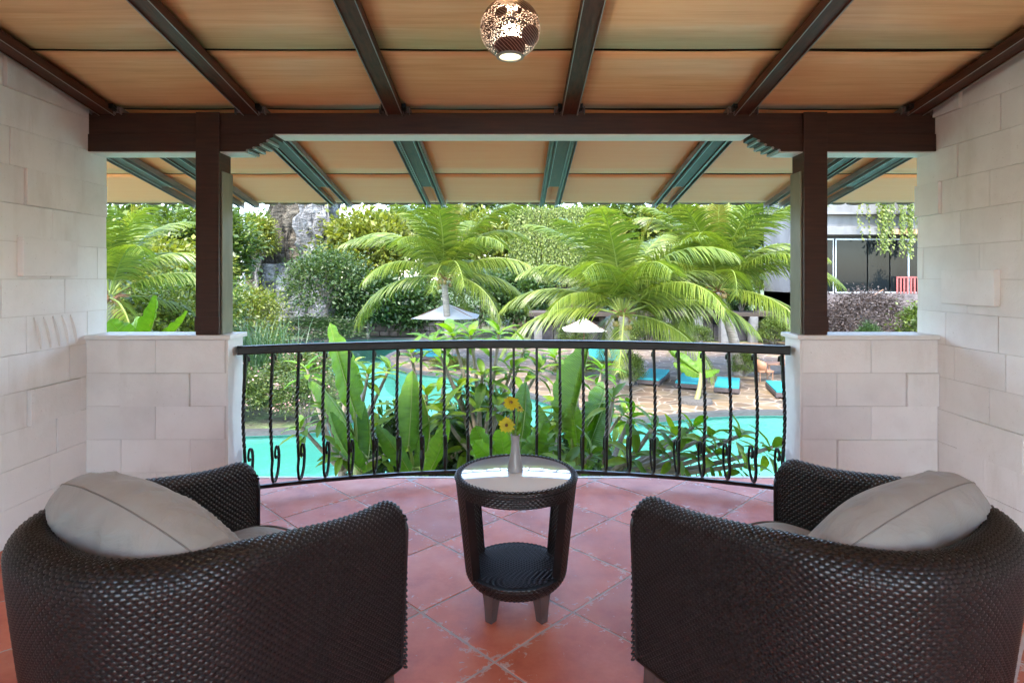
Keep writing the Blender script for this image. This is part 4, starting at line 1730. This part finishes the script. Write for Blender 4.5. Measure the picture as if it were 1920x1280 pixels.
def vine_curtain(x0, x1, z0, z1, y, nst, mat, depth=.25, seedv=1, top_jit=.1):
    rgn = np.random.default_rng(seedv)
    V = []
    for i in range(nst):
        x = rgn.uniform(x0, x1)
        zt = z1 - rgn.random() * top_jit
        zb = z0 + (z1 - z0) * .5 * rgn.random() ** 2
        yy = y - rgn.random() * depth
        nl = int((zt - zb) / .12)
        for k in range(nl):
            p = np.array([x + rgn.normal() * .04, yy + rgn.normal() * .05, zt - k * .12])
            d = np.array([rgn.normal() * .6, -.5 + rgn.normal() * .4, -.9])
            d /= np.linalg.norm(d)
            s_ = np.cross(d, [0, 1, .3])
            s_ /= np.linalg.norm(s_) + 1e-9
            L = rgn.uniform(.12, .24)
            V += [p, p + d * L * .5 + s_ * L * .28, p + d * L, p + d * L * .5 - s_ * L * .28]
    V = np.array(V)
    k = np.arange(len(V) // 4) * 4
    return np_mesh('vines', V, np.stack([k, k + 1, k + 2, k + 3], 1), mat)


o = link('vines', vine_curtain(-3.6, 4.0, 3.2, 9.6, .15, 420, 'leaf_vine', .5, 2, .5), vb_)
o['kind'] = 'stuff'

# white building on the right
BX, BY = 16.6, 34.0
wb = thing('white_building', 'white terrace building with tall dark glass front at the right', 'building', (BX, BY, GR))
zf = .45 - GR          # floor of the glazed storey
MB().box(1.35, 16, .3, 7, zf + 3.35, zf + 9, .03).build('upper_wall', 'concrete_white', wb)
MB().box(1.0, 16, -.3, .29, zf + 3.40, zf + 3.85, .02).build('fascia', 'concrete_white', wb)
MB().box(1.2, 16, -.05, .28, zf + 4.6, zf + 4.72, .01).build('ledge', 'concrete_white', wb)
MB().box(5.2, 16, -.42, -.31, zf + 3.42, zf + 3.70, .01).build('fascia', 'terracotta_fascia', wb)
MB().box(1.0, 1.35, .0, 7, 0, zf + 9).build('wall', 'concrete_white', wb)
MB().box(1.0, 16, -.2, 7, 0, zf, .0).build('base', 'rubble_stone', wb)
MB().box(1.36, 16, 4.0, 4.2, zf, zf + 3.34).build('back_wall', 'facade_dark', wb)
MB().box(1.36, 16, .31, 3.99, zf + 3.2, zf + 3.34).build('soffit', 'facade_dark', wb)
for x0, x1 in ((1.50, 2.05), (2.25, 4.05), (4.10, 5.35), (5.40, 6.4), (6.5, 9), (9.1, 11.6)):
    w_ = link('window', None, wb, (0, .12, zf))
    MB().box(x0, x1, 0, .02, .12, 3.15).build('pane', 'window_glass', w_)
    fr_ = MB()
    fr_.box(x0 - .05, x0, -.03, .05, 0, 3.2)
    fr_.box(x1, x1 + .049, -.03, .05, 0, 3.2)
    fr_.box(x0, x1, -.03, .05, .02, .12)
    fr_.box(x0, x1, -.03, .05, 3.12, 3.2)
    fr_.build('frame', 'mullion', w_)
ra = link('balustrade', None, wb, (5.6, -.12, zf))
MB().box(0, 10, -.03, .03, .92, 1.0).build('rail', 'rail_red', ra)
for i in range(26):
    MB().box(i * .2, i * .2 + .10, -.015, .015, .02, .919).build('slat', 'rail_red', ra)
st_ = MB()
st_.tube([(3.1, -.5, zf - .6), (4.6, -.5, zf + .25)], .03, 6)
st_.build('stair_rail', 'teak', wb)
hv = link('hanging_vines', vine_curtain(3.0, 7.6, zf + 3.0, zf + 6.2, -.35, 16, 'leaf_tree_yellow', .2, 5, 1.2), wb)
hv['kind'] = 'stuff'
hv2 = link('hanging_vines', vine_curtain(4.2, 5.2, zf + 2.2, zf + 6.4, -.4, 22, 'leaf_vine', .2, 6, 1.0), wb)
hv2['kind'] = 'stuff'
hv3 = link('hanging_vines', vine_curtain(5.5, 6.3, zf + 2.0, zf + 6.4, -.4, 20, 'leaf_vine', .2, 7, .8), wb)
hv3['kind'] = 'stuff'
# planted bank below the glass front
shrub('russet_shrub', 'russet brown leaved shrub bank under the glass front', 'shrub', (BX + 2.9, BY - 1.6, GR), 2.9, 1.0, 3.3, 'd', 'leaf_russet', 'shrubs below the white building')
shrub('russet_shrub', 'russet shrub behind the right post at the bank end', 'shrub', (BX + .7, BY - 1.8, GR), 1.6, .9, 2.4, 'd', 'leaf_russet', 'shrubs below the white building')
shrub('green_shrub', 'bright green round shrub in front of the russet bank', 'shrub', (BX + 5.0, BY - 3.6, GR), 1.6, 1.2, 2.7, 'c', 'leaf_tree_mid', 'shrubs below the white building')
shrub('green_shrub', 'small dark green shrub low in the russet bank', 'shrub', (BX + 2.0, BY - 3.4, GR), .7, .6, 1.6, 'b', 'leaf_tree_dark', 'shrubs below the white building')
shrub('green_shrub', 'upright green shrub against the right wall before the red balustrade', 'shrub', (BX + 6.6, BY - 2.6, GR), .9, .8, 4.0, 'b', 'leaf_tree_mid', 'shrubs below the white building')

# ================================================================== GARDEN: trees
TG = 'trees behind the pool'


def ptree(u, vtop, y, rad, kind, mat, label, name='broadleaf_tree', rz=0, ch=None, trunk=.3):
    zt = EYE - (vtop - HZ) * y / F_PX
    return tree(name, label, 'tree', (gz(u, y), y, GR), zt - GR, rad, kind, mat, group=TG, rz=rz, crown_h=ch, trunk=trunk)


ptree(612, 458, 37, 3.0, 'd', 'leaf_tree_blue', 'round dense grey green tree in front of the rock cliff', ch=2.9)
ptree(690, 378, 46, 4.2, 'a', 'leaf_tree_yellow', 'light yellow green tree just right of the rock cliff', ch=4.6)
ptree(800, 365, 52, 5.6, 'b', 'leaf_tree_mid', 'mid green tree behind the palm over the parasol', ch=5.0)
ptree(905, 385, 49, 4.0, 'a', 'leaf_tree_yellow', 'yellow green tree left of the vine hung building', ch=4.5)
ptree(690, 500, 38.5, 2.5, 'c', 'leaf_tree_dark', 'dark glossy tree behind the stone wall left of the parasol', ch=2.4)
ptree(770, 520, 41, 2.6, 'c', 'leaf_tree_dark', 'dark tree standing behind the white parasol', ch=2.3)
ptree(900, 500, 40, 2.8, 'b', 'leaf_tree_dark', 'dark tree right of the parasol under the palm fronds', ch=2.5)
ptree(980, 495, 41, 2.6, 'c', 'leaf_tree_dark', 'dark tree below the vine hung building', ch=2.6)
ptree(480, 400, 44, 1.6, 'c', 'leaf_tree_yellow', 'broad leaved yellow green tree clinging to the cliff', ch=2.0)
ptree(385, 385, 30, 3.0, 'a', 'leaf_tree_mid', 'green tree with sky gaps behind the left post', ch=2.6)
ptree(300, 440, 26, 3.2, 'b', 'leaf_tree_yellow', 'yellow green tree behind the far left palm', ch=2.4)
ptree(215, 385, 30, 3.4, 'a', 'leaf_tree_mid', 'mid green tree farthest to the left', ch=4.0)
ptree(360, 500, 20, 2.2, 'd', 'leaf_tree_mid', 'low bushy tree between far left palm and post', ch=2.0)
ptree(290, 545, 16.5, 1.7, 'b', 'leaf_tree_yellow', 'bushy yellow green shrub tree below the far left palm', ch=1.5)
ptree(470, 530, 24, 1.6, 'd', 'leaf_tree_yellow', 'feathery yellow green tree right beside the left post', ch=1.9)
ptree(1130, 360, 52, 5.0, 'a', 'leaf_tree_mid', 'tree rising behind the two right hand palms', ch=4.8)
ptree(1265, 360, 50, 5.4, 'b', 'leaf_tree_yellow', 'yellow green tree between the two right hand palms', ch=5.2)
ptree(1420, 360, 48, 5.2, 'a', 'leaf_tree_mid', 'green tree behind the palm nearest the right post', ch=5.4)
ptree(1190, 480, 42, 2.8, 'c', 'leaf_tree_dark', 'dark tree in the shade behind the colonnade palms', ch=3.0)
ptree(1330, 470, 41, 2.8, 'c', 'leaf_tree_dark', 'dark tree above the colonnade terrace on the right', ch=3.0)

# far wood behind everything, one mass
Vs, Fs, o_ = [], [], 0
rgn = np.random.default_rng(12)
for i in range(44):
    V, Fc, _ = leaf_cloud(100 + i % 5, 40, 40, .16)
    r_ = rgn.uniform(3.5, 5.5)
    x, y = -60 + i * 2.75 + rgn.normal() * .6, 62 + rgn.uniform(-4, 8)
    hh = rgn.uniform(2.6, 4.2)
    V = V * np.array([r_, r_, hh]) + np.array([x, y, GR + hh * .8 + rgn.uniform(0, 1.6) + (5.0 if x > -14 else 3.6)])
    Vs.append(V)
    Fs.append(Fc + o_)
    o_ += len(V)
fw = link('far_wood', np_mesh('far_wood', np.concatenate(Vs), np.concatenate(Fs), 'leaf_tree_mid'))
tag(fw, 'distant mass of green trees closing the garden behind the pool', 'woodland', kind='stuff')

# shrubs on the left bank
shrub('flowering_shrub', 'pink flowered shrub on the left bank above the pool edge', 'shrub', (-5.7, 16.3, GR), 1.15, .9, 1.35, 'd', 'leaf_flower_bush', 'flowering shrubs on the left bank')
shrub('flowering_shrub', 'pink flowered shrub half hidden by the left parapet', 'shrub', (-7.7, 16.4, GR), 1.4, 1.0, 1.5, 'd', 'leaf_flower_bush', 'flowering shrubs on the left bank')
shrub('flowering_shrub', 'pink flowered shrub farther back below the tall reeds', 'shrub', (-6.5, 18.3, GR), 1.4, 1.0, 1.7, 'd', 'leaf_flower_bush', 'flowering shrubs on the left bank')
for bx_, by_, rx_, h_ in ((-5.7, 16.3, 1.1, 1.35), (-7.7, 16.4, 1.3, 1.5), (-6.5, 18.3, 1.3, 1.7)):
    V, Fc, _ = leaf_cloud(int(bx_ * -100), 26, 7, .075, shell=.95, clump_r=.15)
    V = V * np.array([rx_, .95, h_ * .56]) + np.array([0, 0, h_ * .52])
    for oo in scene.objects:
        if oo.get('category') == 'shrub' and abs(oo.location.x - bx_) < .01 and abs(oo.location.y - by_) < .01:
            link('blossom', np_mesh('blossom', V, Fc, 'petal_pink'), oo)['kind'] = 'stuff'
            break
# tall reeds
rd = thing('reed_clump', 'tall blue green reed grass clump right of the left post', 'reeds', (gz(480, 19), 19, GR))
rgn = np.random.default_rng(8)
V, Fc = [], []
for i in range(520):
    b0 = np.array([rgn.normal() * .55, rgn.normal() * .45, 0])
    an = rgn.uniform(0, T2)
    out_d = rgn.uniform(.3, 1.4)
    H_ = rgn.uniform(1.9, 3.5)
    o = len(V)
    for k in range(6):
        f_ = k / 5
        p = b0 + np.array([math.cos(an), math.sin(an), 0]) * out_d * f_ ** 2 + np.array([0, 0, H_ * (f_ - .22 * f_ ** 3)])
        wd = .022 * (1 - f_) + .003
        s_ = np.array([-math.sin(an), math.cos(an), 0]) * wd
        V += [p - s_, p + s_]
    for k in range(5):
        a = o + 2 * k
        Fc.append((a, a + 1, a + 3, a + 2))
link('blades', np_mesh('blades', np.array(V), np.array(Fc), 'leaf_reed'), rd)['kind'] = 'stuff'

# low planting along the foot of the wall and the deck
shrub('green_shrub', 'low green hedge at the foot of the round tree by the pool', 'shrub', (gz(600, 37), 35.6, GR), 3.0, .8, 1.6, 'b', 'leaf_tree_dark', 'low shrubs along the far bank')
shrub('green_shrub', 'low green shrub on top of the rubble wall', 'shrub', (gz(730, 41), 41.0, GR), 2.6, .8, 2.0, 'b', 'leaf_tree_mid', 'low shrubs along the far bank')
shrub('deck_shrub', 'green shrub around the trunk of the low coconut palm', 'shrub', (gz(1180, 22), 21.8, GR), .55, .5, 1.2, 'b', 'leaf_tree_mid', 'shrubs around trunks on the deck')
shrub('deck_shrub', 'green shrub at the foot of the palm near the right post', 'shrub', (gz(1392, 24), 23.8, GR), .6, .5, 1.0, 'b', 'leaf_tree_mid', 'shrubs around trunks on the deck')
shrub('deck_shrub', 'light green shrub on the left tip of the deck', 'shrub', (gz(840, 25), 25.6, GR), .9, .6, .55, 'b', 'leaf_tree_yellow', 'shrubs around trunks on the deck')
shrub('deck_shrub', 'light green ground plant on the deck beside the two raised loungers', 'shrub', (gz(1075, 24), 24, GR), 1.0, .7, .7, 'b', 'leaf_tree_yellow', 'shrubs around trunks on the deck')


for u_, rx_, h_, lab_ in ((1075, 1.2, 1.3, 'green shrub at the left end of the colonnade'), (1215, 1.5, 1.5, 'green shrub before the colonnade between the two right palms'), (1300, 1.1, 1.2, 'green shrub before the colonnade left of the last palm trunk'), (1450, 1.5, 1.6, 'green shrub before the colonnade next to the right post')):
    shrub('green_shrub', lab_, 'shrub', (gz(u_, 34.8), 34.8, GR), rx_, .7, h_, 'b', 'leaf_tree_mid', 'shrubs along the colonnade', u_)
for u_, lab_ in ((1120, 'dark hedge shrub on the terrace behind the low palm'), (1240, 'dark hedge shrub on the terrace between the right palms'), (1390, 'dark hedge shrub on the terrace behind the last palm')):
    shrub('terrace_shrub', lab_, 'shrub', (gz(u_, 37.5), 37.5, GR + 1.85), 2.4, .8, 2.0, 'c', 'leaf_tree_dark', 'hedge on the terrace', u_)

# ================================================================== PARASOLS AND LOUNGERS
def parasol(label, x, y, ztop, w_):
    t = thing('parasol', label, 'parasol', (x, y, GR), 0, 'white parasols on the deck')
    H_ = ztop - GR
    P = [(-w_, -w_), (w_, -w_), (w_, w_), (-w_, w_)]
    n = 6
    ap = Vector((0, 0, H_))
    for k in range(4):
        a, b_ = Vector((*P[k], H_ - .62)), Vector((*P[(k + 1) % 4], H_ - .62))
        G_ = []
        for i in range(n + 1):
            f_ = i / n
            G_.append([tuple(ap.lerp(a.lerp(b_, j / n), f_) + Vector((0, 0, -.06 * math.sin(math.pi * f_) - .05 * math.sin(math.pi * j / n) * f_))) for j in range(n + 1)])
        MB().grid(np.array(G_)).build('canopy_panel', 'canvas_white', t, True)
        MB().tube([ap + Vector((0, 0, -.05)), a + Vector((0, 0, -.03))], .015, 5).build('rib', 'teak', t)
    MB().tube([(0, 0, 0), (0, 0, H_ + .08)], .03, 8).build('pole', 'teak', t, True)
    MB().box(-.3, .3, -.3, .3, .0, .12, .02).build('foot', 'coping', t)
    return t


c0 = px(838, 568, 27)
parasol('white square parasol open behind the middle palm trunk', c0.x, 27, c0.z, 1.42)
c0 = px(1095, 594, 29)
parasol('white parasol half hidden behind the low coconut palm', c0.x, 29, c0.z, 1.0)


def lounger(label, x, y, rz, back=0):
    t = thing('sun_lounger', label, 'sun lounger', (x, y, GR + .013), rz, 'turquoise sun loungers on the deck')
    MB().box(-.42, .42, -1.0, 1.0, .05, .20, .02).build('base', 'lounger_wicker', t)
    for sx in (-.36, .36):
        for sy in (-.92, .92):
            MB().box(sx - .03, sx + .03, sy - .03, sy + .03, 0, .049).build('foot', 'lounger_wicker', t)
    MB().box(-.40, .40, -.99, .22, .202, .27, .025).build('mattress', 'turquoise_fabric', t)
    bk = link('backrest', None, t, (0, .23, .202), (back, 0, 0))
    MB().box(-.40, .40, .0, .78, .0, .068, .025).build('back_mattress', 'turquoise_fabric', bk)
    MB().box(-.40, .40, .0, .78, -.03, -.002, .01).build('back_frame', 'lounger_wicker', bk)
    return t


def at_deck(u, v):
    y = F_PX * (EYE - GR - .3) / (v - HZ)
    return gz(u, y), y


x, y = at_deck(1458, 722)
lounger('turquoise sun lounger closest to the right parapet', x + .2, y, R(-14), 0)
x, y = at_deck(1364, 714)
lounger('turquoise sun lounger at the right of the three in a row', x, y, R(-22), 0)
x, y = at_deck(1294, 707)
lounger('turquoise sun lounger in the middle of the three in a row', x, y, R(-24), R(3))
x, y = at_deck(1226, 701)
lounger('turquoise sun lounger at the left of the three in a row', x, y, R(-26), R(6))
x, y = at_deck(1166, 672)
lounger('turquoise lounger with raised back beside the low palm trunk', x, y, R(10), R(55))
x, y = at_deck(1124, 668)
lounger('turquoise lounger with raised back farther from the palm trunk', x, y, R(10), R(52))
x, y = at_deck(815, 664)
lounger('turquoise sun lounger under the white parasol', x, y, R(70), R(30))
x, y = at_deck(790, 655)
lounger('turquoise sun lounger behind the one under the parasol', x, y, R(80), R(30))


def patio_chair(label, u, v, rz):
    x, y = at_deck(u, v)
    t = thing('rattan_chair', label, 'chair', (x, y, GR + .013), rz)
    MB().box(-.28, .28, -.28, .28, .36, .44, .02).build('seat', 'teak', t)
    P = []
    for i in range(13):
        a = R(180 + 180 * i / 12)
        P.append([(.29 * math.cos(a), .28 * math.sin(a) - .0, z) for z in (.36, .6, .72 + .12 * math.sin(math.pi * i / 12))])
    o = MB().grid(np.array(P)).build('backrest', 'teak', t, True)
    o.modifiers.new('thickness', 'SOLIDIFY').thickness = .03
    for sx in (-.24, .24):
        for sy in (-.24, .24):
            MB().tube([(sx, sy, 0), (sx, sy, .37)], .022, 6).build('leg', 'teak', t)
    return t


patio_chair('brown rattan chair beside the rightmost lounger', 1432, 700, R(-90))
x, y = at_deck(1465, 690)
tt = thing('low_table', 'low brown wooden table behind the rightmost lounger', 'table', (x, y + .3, GR + .013))
MB().box(-.6, .6, -.4, .4, .42, .48, .01).build('top', 'teak', tt)
for sx in (-.5, .5):
    for sy in (-.3, .3):
        MB().box(sx - .035, sx + .035, sy - .035, sy + .035, 0, .419).build('leg', 'teak', tt)


# ================================================================== NEAR PLANTS
def banana_leaf_mesh(seed, bendz, fold, mat, tear=True):
    """blade along +z with unit length, facing -y"""
    rg_ = random.Random(seed)
    nu, nv = 20, 4
    P = []
    for i in range(nu + 1):
        s = i / nu
        wv_ = (math.sin(math.pi * min(1, s * .98 + .02)) ** .55) * (1 - .25 * s)
        z = s - .12 * bendz * s ** 2.5
        yb = bendz * s ** 2.2 * .55
        row = []
        for j in range(-nv, nv + 1):
            k = j / nv
            ripple = .024 * math.sin(i * 1.9 + seed + (2 if j > 0 else 0)) * abs(k)
            jag = (1 - (.16 * rg_.random() ** 2 if abs(j) == nv and tear else 0) - (.45 if abs(j) == nv and tear and rg_.random() < .10 else 0))
            row.append((k * .5 * wv_ * jag, yb + fold * abs(k) * wv_ * .5 + ripple, z - .10 * abs(k) * (1 - s)))
        P.append(row)
    blade = MB().grid(np.array(P)).mesh('leaf', mat, 'full', False)
    mid = [(0, bendz * s ** 2.2 * .55 - .006, s - .12 * bendz * s ** 2.5) for s in [i / 12 for i in range(13)]]
    rib = MB().tube(mid, [.013 * (1 - .85 * i / 12) for i in range(13)], 5).mesh('midrib', 'midrib', True)
    return blade, rib


BL = [banana_leaf_mesh(1, .15, .25, 'leaf_banana'), banana_leaf_mesh(2, .45, .35, 'leaf_banana'), banana_leaf_mesh(3, .85, .3, 'leaf_banana'),
      banana_leaf_mesh(4, .1, .9, 'leaf_banana_lime'), banana_leaf_mesh(5, .35, .3, 'leaf_banana_lime')]


def banana(label, base, top_, leaves):
    """leaves: (start, end, width, variant, roll)"""
    t = thing('banana_plant', label, 'banana plant', base, 0, 'banana plants below the balcony')
    b0, tp = Vector(base), Vector(top_)
    d = tp - b0
    pts_ = [d * f_ + Vector((.05 * math.sin(f_ * 3), 0, 0)) for f_ in (0, .25, .5, .75, 1)]
    MB().tube(pts_, [.095, .085, .072, .058, .04], 10).build('stem', 'banana_stem', t, True)
    for a, e, w_, var, roll in leaves:
        a, e = Vector(a), Vector(e)
        z_ = (e - a)
        L = z_.length
        z_.normalize()
        back = Vector((0, 1, .25))
        y_ = (back - z_ * back.dot(z_)).normalized()
        x_ = y_.cross(z_)
        mt = Matrix((x_, y_, z_)).transposed().to_4x4()
        M_ = Matrix.Translation(a - b0) @ mt @ Matrix.Rotation(roll, 4, 'Z') @ Matrix.Diagonal((w_, L, L, 1))
        lf = link('leaf', BL[var][0], t, mtx=M_)
        link('midrib', BL[var][1], lf)
        # leaf stalk
        s0 = tp - b0
        e0_ = a - b0
        MB().tube([s0, (s0 + e0_) / 2 + Vector((0, 0, .05)), e0_], [.026, .02, .014], 6).build('stalk', 'midrib', t, True)
    return t


def lf(u0, v0, y0, u1, v1, y1, w_, var=0, roll=0.):
    return (px(u0, v0, y0), px(u1, v1, y1), w_, var, R(roll))


g_ = GR
banana('banana plant with one tall upright leaf nearest the left parapet', (-1.72, 6.3, g_), px(668, 850, 6.3), [
    lf(665, 772, 6.3, 612, 598, 6.6, .34, 0, 10), lf(690, 860, 6.2, 705, 740, 6.6, .25, 1, 60),
    lf(655, 800, 6.2, 560, 640, 6.9, .20, 2, 50), lf(675, 880, 6.1, 600, 800, 5.8, .24, 2, 0)])
banana('banana plant with a broad hanging leaf left of the vase', (-1.1, 6.6, g_), px(775, 880, 6.6), [
    lf(766, 835, 6.5, 778, 680, 6.8, .36, 1, 15), lf(770, 890, 6.4, 725, 800, 6.2, .26, 2, 40),
    lf(790, 880, 6.6, 850, 715, 6.9, .26, 2, 70), lf(800, 890, 6.3, 850, 820, 6.0, .26, 2, 20)])
banana('short lime green banana plant directly behind the vase', (-.1, 5.6, g_), px(955, 930, 5.6), [
    lf(930, 905, 5.6, 895, 800, 5.5, .34, 4, 20), lf(985, 890, 5.6, 1016, 786, 5.6, .30, 4, -25), lf(975, 840, 5.9, 998, 702, 6.2, .30, 1, 10),
    lf(950, 890, 5.6, 940, 815, 5.3, .30, 4, 5), lf(960, 900, 5.7, 905, 840, 5.2, .28, 4, 30)])
banana('banana plant with a narrow folded leaf right of the vase', (.62, 6.1, g_), px(1078, 890, 6.1), [
    lf(1070, 800, 6.1, 1112, 640, 6.2, .20, 3, 25), lf(1085, 850, 6.1, 1075, 770, 5.9, .30, 2, 0), lf(1090, 880, 6.1, 1150, 700, 6.5, .28, 1, -30),
    lf(1060, 880, 6.2, 1030, 740, 6.6, .26, 1, 45), lf(1100, 800, 6.3, 1175, 690, 6.8, .30, 2, -10)])
banana('banana plant showing its leaf tips above the left parapet', (-4.1, 6.2, g_), px(245, 640, 6.2), [
    lf(250, 650, 6.2, 205, 600, 6.0, .30, 4, 40), lf(245, 655, 6.2, 245, 585, 6.4, .34, 4, 0), lf(250, 660, 6.2, 330, 606, 5.9, .24, 2, 75), lf(330, 650, 6.3, 270, 610, 6.1, .26, 4, 80), lf(290, 640, 6.2, 372, 618, 6.2, .22, 2, 80)])
# young banana on the deck
x, y = at_deck(1312, 742)
y += .4
banana('young banana plant on the deck in front of the lounger row', (x, y, g_), (x + .15, y, g_ + .95), [
    ((x + .1, y, g_ + .9), (x - .7, y - .2, g_ + 1.35), .40, 4, R(40)), ((x + .15, y, g_ + .95), (x - .9, y, g_ + 1.7), .42, 4, 0), ((x + .1, y, g_ + .9), (x + .8, y, g_ + 1.15), .36, 4, R(-60)),
    ((x + .15, y, g_ + .95), (x + .35, y + .1, g_ + 1.8), .34, 4, R(10))])
pr_ = MB().lathe([(0, .12), (.42, .12), (.5, .1), (.52, 0)], 24).build('planting_ring', 'pebble', None, True, (x, y, g_ + .013))
tag(pr_, 'dark round planting ring at the foot of the young banana plant', 'planter')


# --- frangipani
def plum_leaf(seed, mat='leaf_plumeria'):
    P = []
    nu = 8
    for i in range(nu + 1):
        s = i / nu
        w_ = .17 * math.sin(math.pi * (s * .96 + .02)) ** .8 + .004
        z = .0 + .16 * s - .36 * s * s
        P.append([(s, k * w_, z + .30 * abs(k) * w_ + .01 * math.sin(i * 2 + seed)) for k in (-1, -.5, 0, .5, 1)])
    return MB().grid(np.array(P)).mesh('leaf', mat, 'full', False)


PL = [plum_leaf(1), plum_leaf(2)]
PLB = [plum_leaf(3, 'leaf_banana')]


def frangipani(label, base, fork, tips, seed, leafL=.30, nl=11, bright=()):
    rg_ = random.Random(seed)
    t = thing('frangipani', label, 'frangipani', base, 0, 'frangipani shrubs below the balcony')
    b0 = Vector(base)
    fk = Vector(fork) - b0
    MB().tube([(0, 0, 0), fk * .5 + Vector((.06, 0, 0)), fk], [.075, .06, .048], 9).build('trunk', 'plumeria_bark', t, True)
    for q, tip in enumerate(tips):
        e = Vector(tip) - b0
        mid = (fk + e) / 2 + Vector((rg_.uniform(-.08, .08), rg_.uniform(-.1, .1), -.06))
        pts_ = [fk * (1 - f_) ** 2 + mid * 2 * f_ * (1 - f_) + e * f_ * f_ for f_ in [i / 7 for i in range(8)]]
        MB().tube(pts_, [.034 - .016 * i / 7 for i in range(8)], 7).build('branch', 'plumeria_bark', t, True)
        dv = (pts_[-1] - pts_[-2]).normalized()
        up = (dv + Vector((0, 0, .9))).normalized()
        for k in range(nl):
            an = k * 2.4 + q
            el = .75 - 1.15 * k / nl + rg_.uniform(-.15, .15)
            hx = up.orthogonal().normalized()
            hy = up.cross(hx)
            out_v = (hx * math.cos(an) + hy * math.sin(an))
            dirv = (out_v * math.cos(el) + up * math.sin(el)).normalized()
            side = dirv.cross(up)
            side = side.normalized() if side.length > 1e-4 else hx
            nz = side.cross(dirv)
            L = leafL * rg_.uniform(.75, 1.15)
            M_ = Matrix((dirv, side * -1, nz)).transposed().to_4x4()
            me = (PLB if q in bright else PL)[rg_.randrange(1 if q in bright else 2)]
            link('leaf', me, t, mtx=Matrix.Translation(e - up * .012 * k) @ M_ @ Matrix.Diagonal((L, L, L, 1)))
    return t


def tp(*l):
    return [px(u, v, y) for u, v, y in l]


frangipani('frangipani with thick bare branches spreading towards the right parapet', (.98, 5.7, g_), px(1135, 900, 5.7), tp(
    (1150, 745, 5.8), (1185, 775, 6.2), (1225, 800, 5.5), (1260, 815, 6.2), (1300, 800, 5.8), (1330, 815, 5.6), (1390, 815, 5.7), (1268, 850, 5.4), (1340, 850, 5.4), (1400, 870, 5.3), (1448, 838, 5.5), (1190, 850, 5.4)), 1, .27, 10, (1, 4))
frangipani('frangipani reaching above the handrail behind the vase', (-.35, 7.2, g_), px(900, 860, 7.2), tp(
    (812, 640, 7.0), (848, 625, 7.2), (882, 628, 7.1), (936, 622, 7.0), (960, 690, 7.2), (905, 700, 6.9), (860, 720, 7.2), (1012, 690, 7.4), (930, 760, 6.8), (985, 650, 7.5), (830, 770, 6.9)), 2, .33, 11, (0, 1, 2, 3))
frangipani('frangipani with small dark leaves beside the left parapet', (-2.0, 7.0, g_), px(640, 880, 7.0), tp(
    (575, 690, 7.2), (610, 765, 6.8), (690, 700, 7.0), (730, 690, 7.3), (700, 800, 6.7), (565, 800, 6.9), (640, 845, 6.6), (725, 850, 6.7), (660, 680, 7.4)), 3, .28, 11, (0,))
frangipani('frangipani low in front of the banana stems at the floor edge', (.35, 5.9, g_), px(1020, 920, 5.9), tp(
    (1015, 840, 5.7), (1050, 780, 6.3), (1110, 850, 5.8), (1180, 870, 5.6), (1060, 870, 5.5)), 4, .28, 11)
frangipani('bright leaved frangipani between the two banana plants left of the vase', (-1.0, 7.6, g_), px(810, 880, 7.6), tp(
    (770, 660, 7.6), (835, 690, 7.8), (800, 740, 7.4), (850, 780, 7.3), (745, 760, 7.5), (880, 830, 7.2), (790, 820, 7.2)), 5, .30, 11, (1, 3))
frangipani('bright leaved frangipani standing behind the narrow folded banana leaf', (.85, 7.4, g_), px(1085, 880, 7.4), tp(
    (1040, 665, 7.6), (1075, 700, 7.4), (1130, 690, 7.7), (1050, 760, 7.2), (1110, 780, 7.2), (1170, 770, 7.4), (1020, 810, 7.2), (1150, 830, 7.0)), 6, .30, 11, (0, 2))
# dark undergrowth
shrub('undergrowth_shrub', 'dark green undergrowth shrub below the left banana leaves', 'shrub', (-1.35, 7.6, g_), .95, .7, 2.25, 'c', 'leaf_tree_dark', 'undergrowth below the balcony')
shrub('undergrowth_shrub', 'dark green undergrowth shrub behind the round table', 'shrub', (-.35, 7.9, g_), .9, .7, 2.5, 'c', 'leaf_tree_dark', 'undergrowth below the balcony', 2)
shrub('undergrowth_shrub', 'dark green undergrowth shrub right of the vase', 'shrub', (.75, 7.6, g_), .8, .6, 2.1, 'c', 'leaf_tree_dark', 'undergrowth below the balcony', 4)
shrub('undergrowth_shrub', 'mid green undergrowth shrub under the spreading frangipani', 'shrub', (1.9, 6.4, g_), .8, .5, 1.75, 'b', 'leaf_tree_mid', 'undergrowth below the balcony', 1)
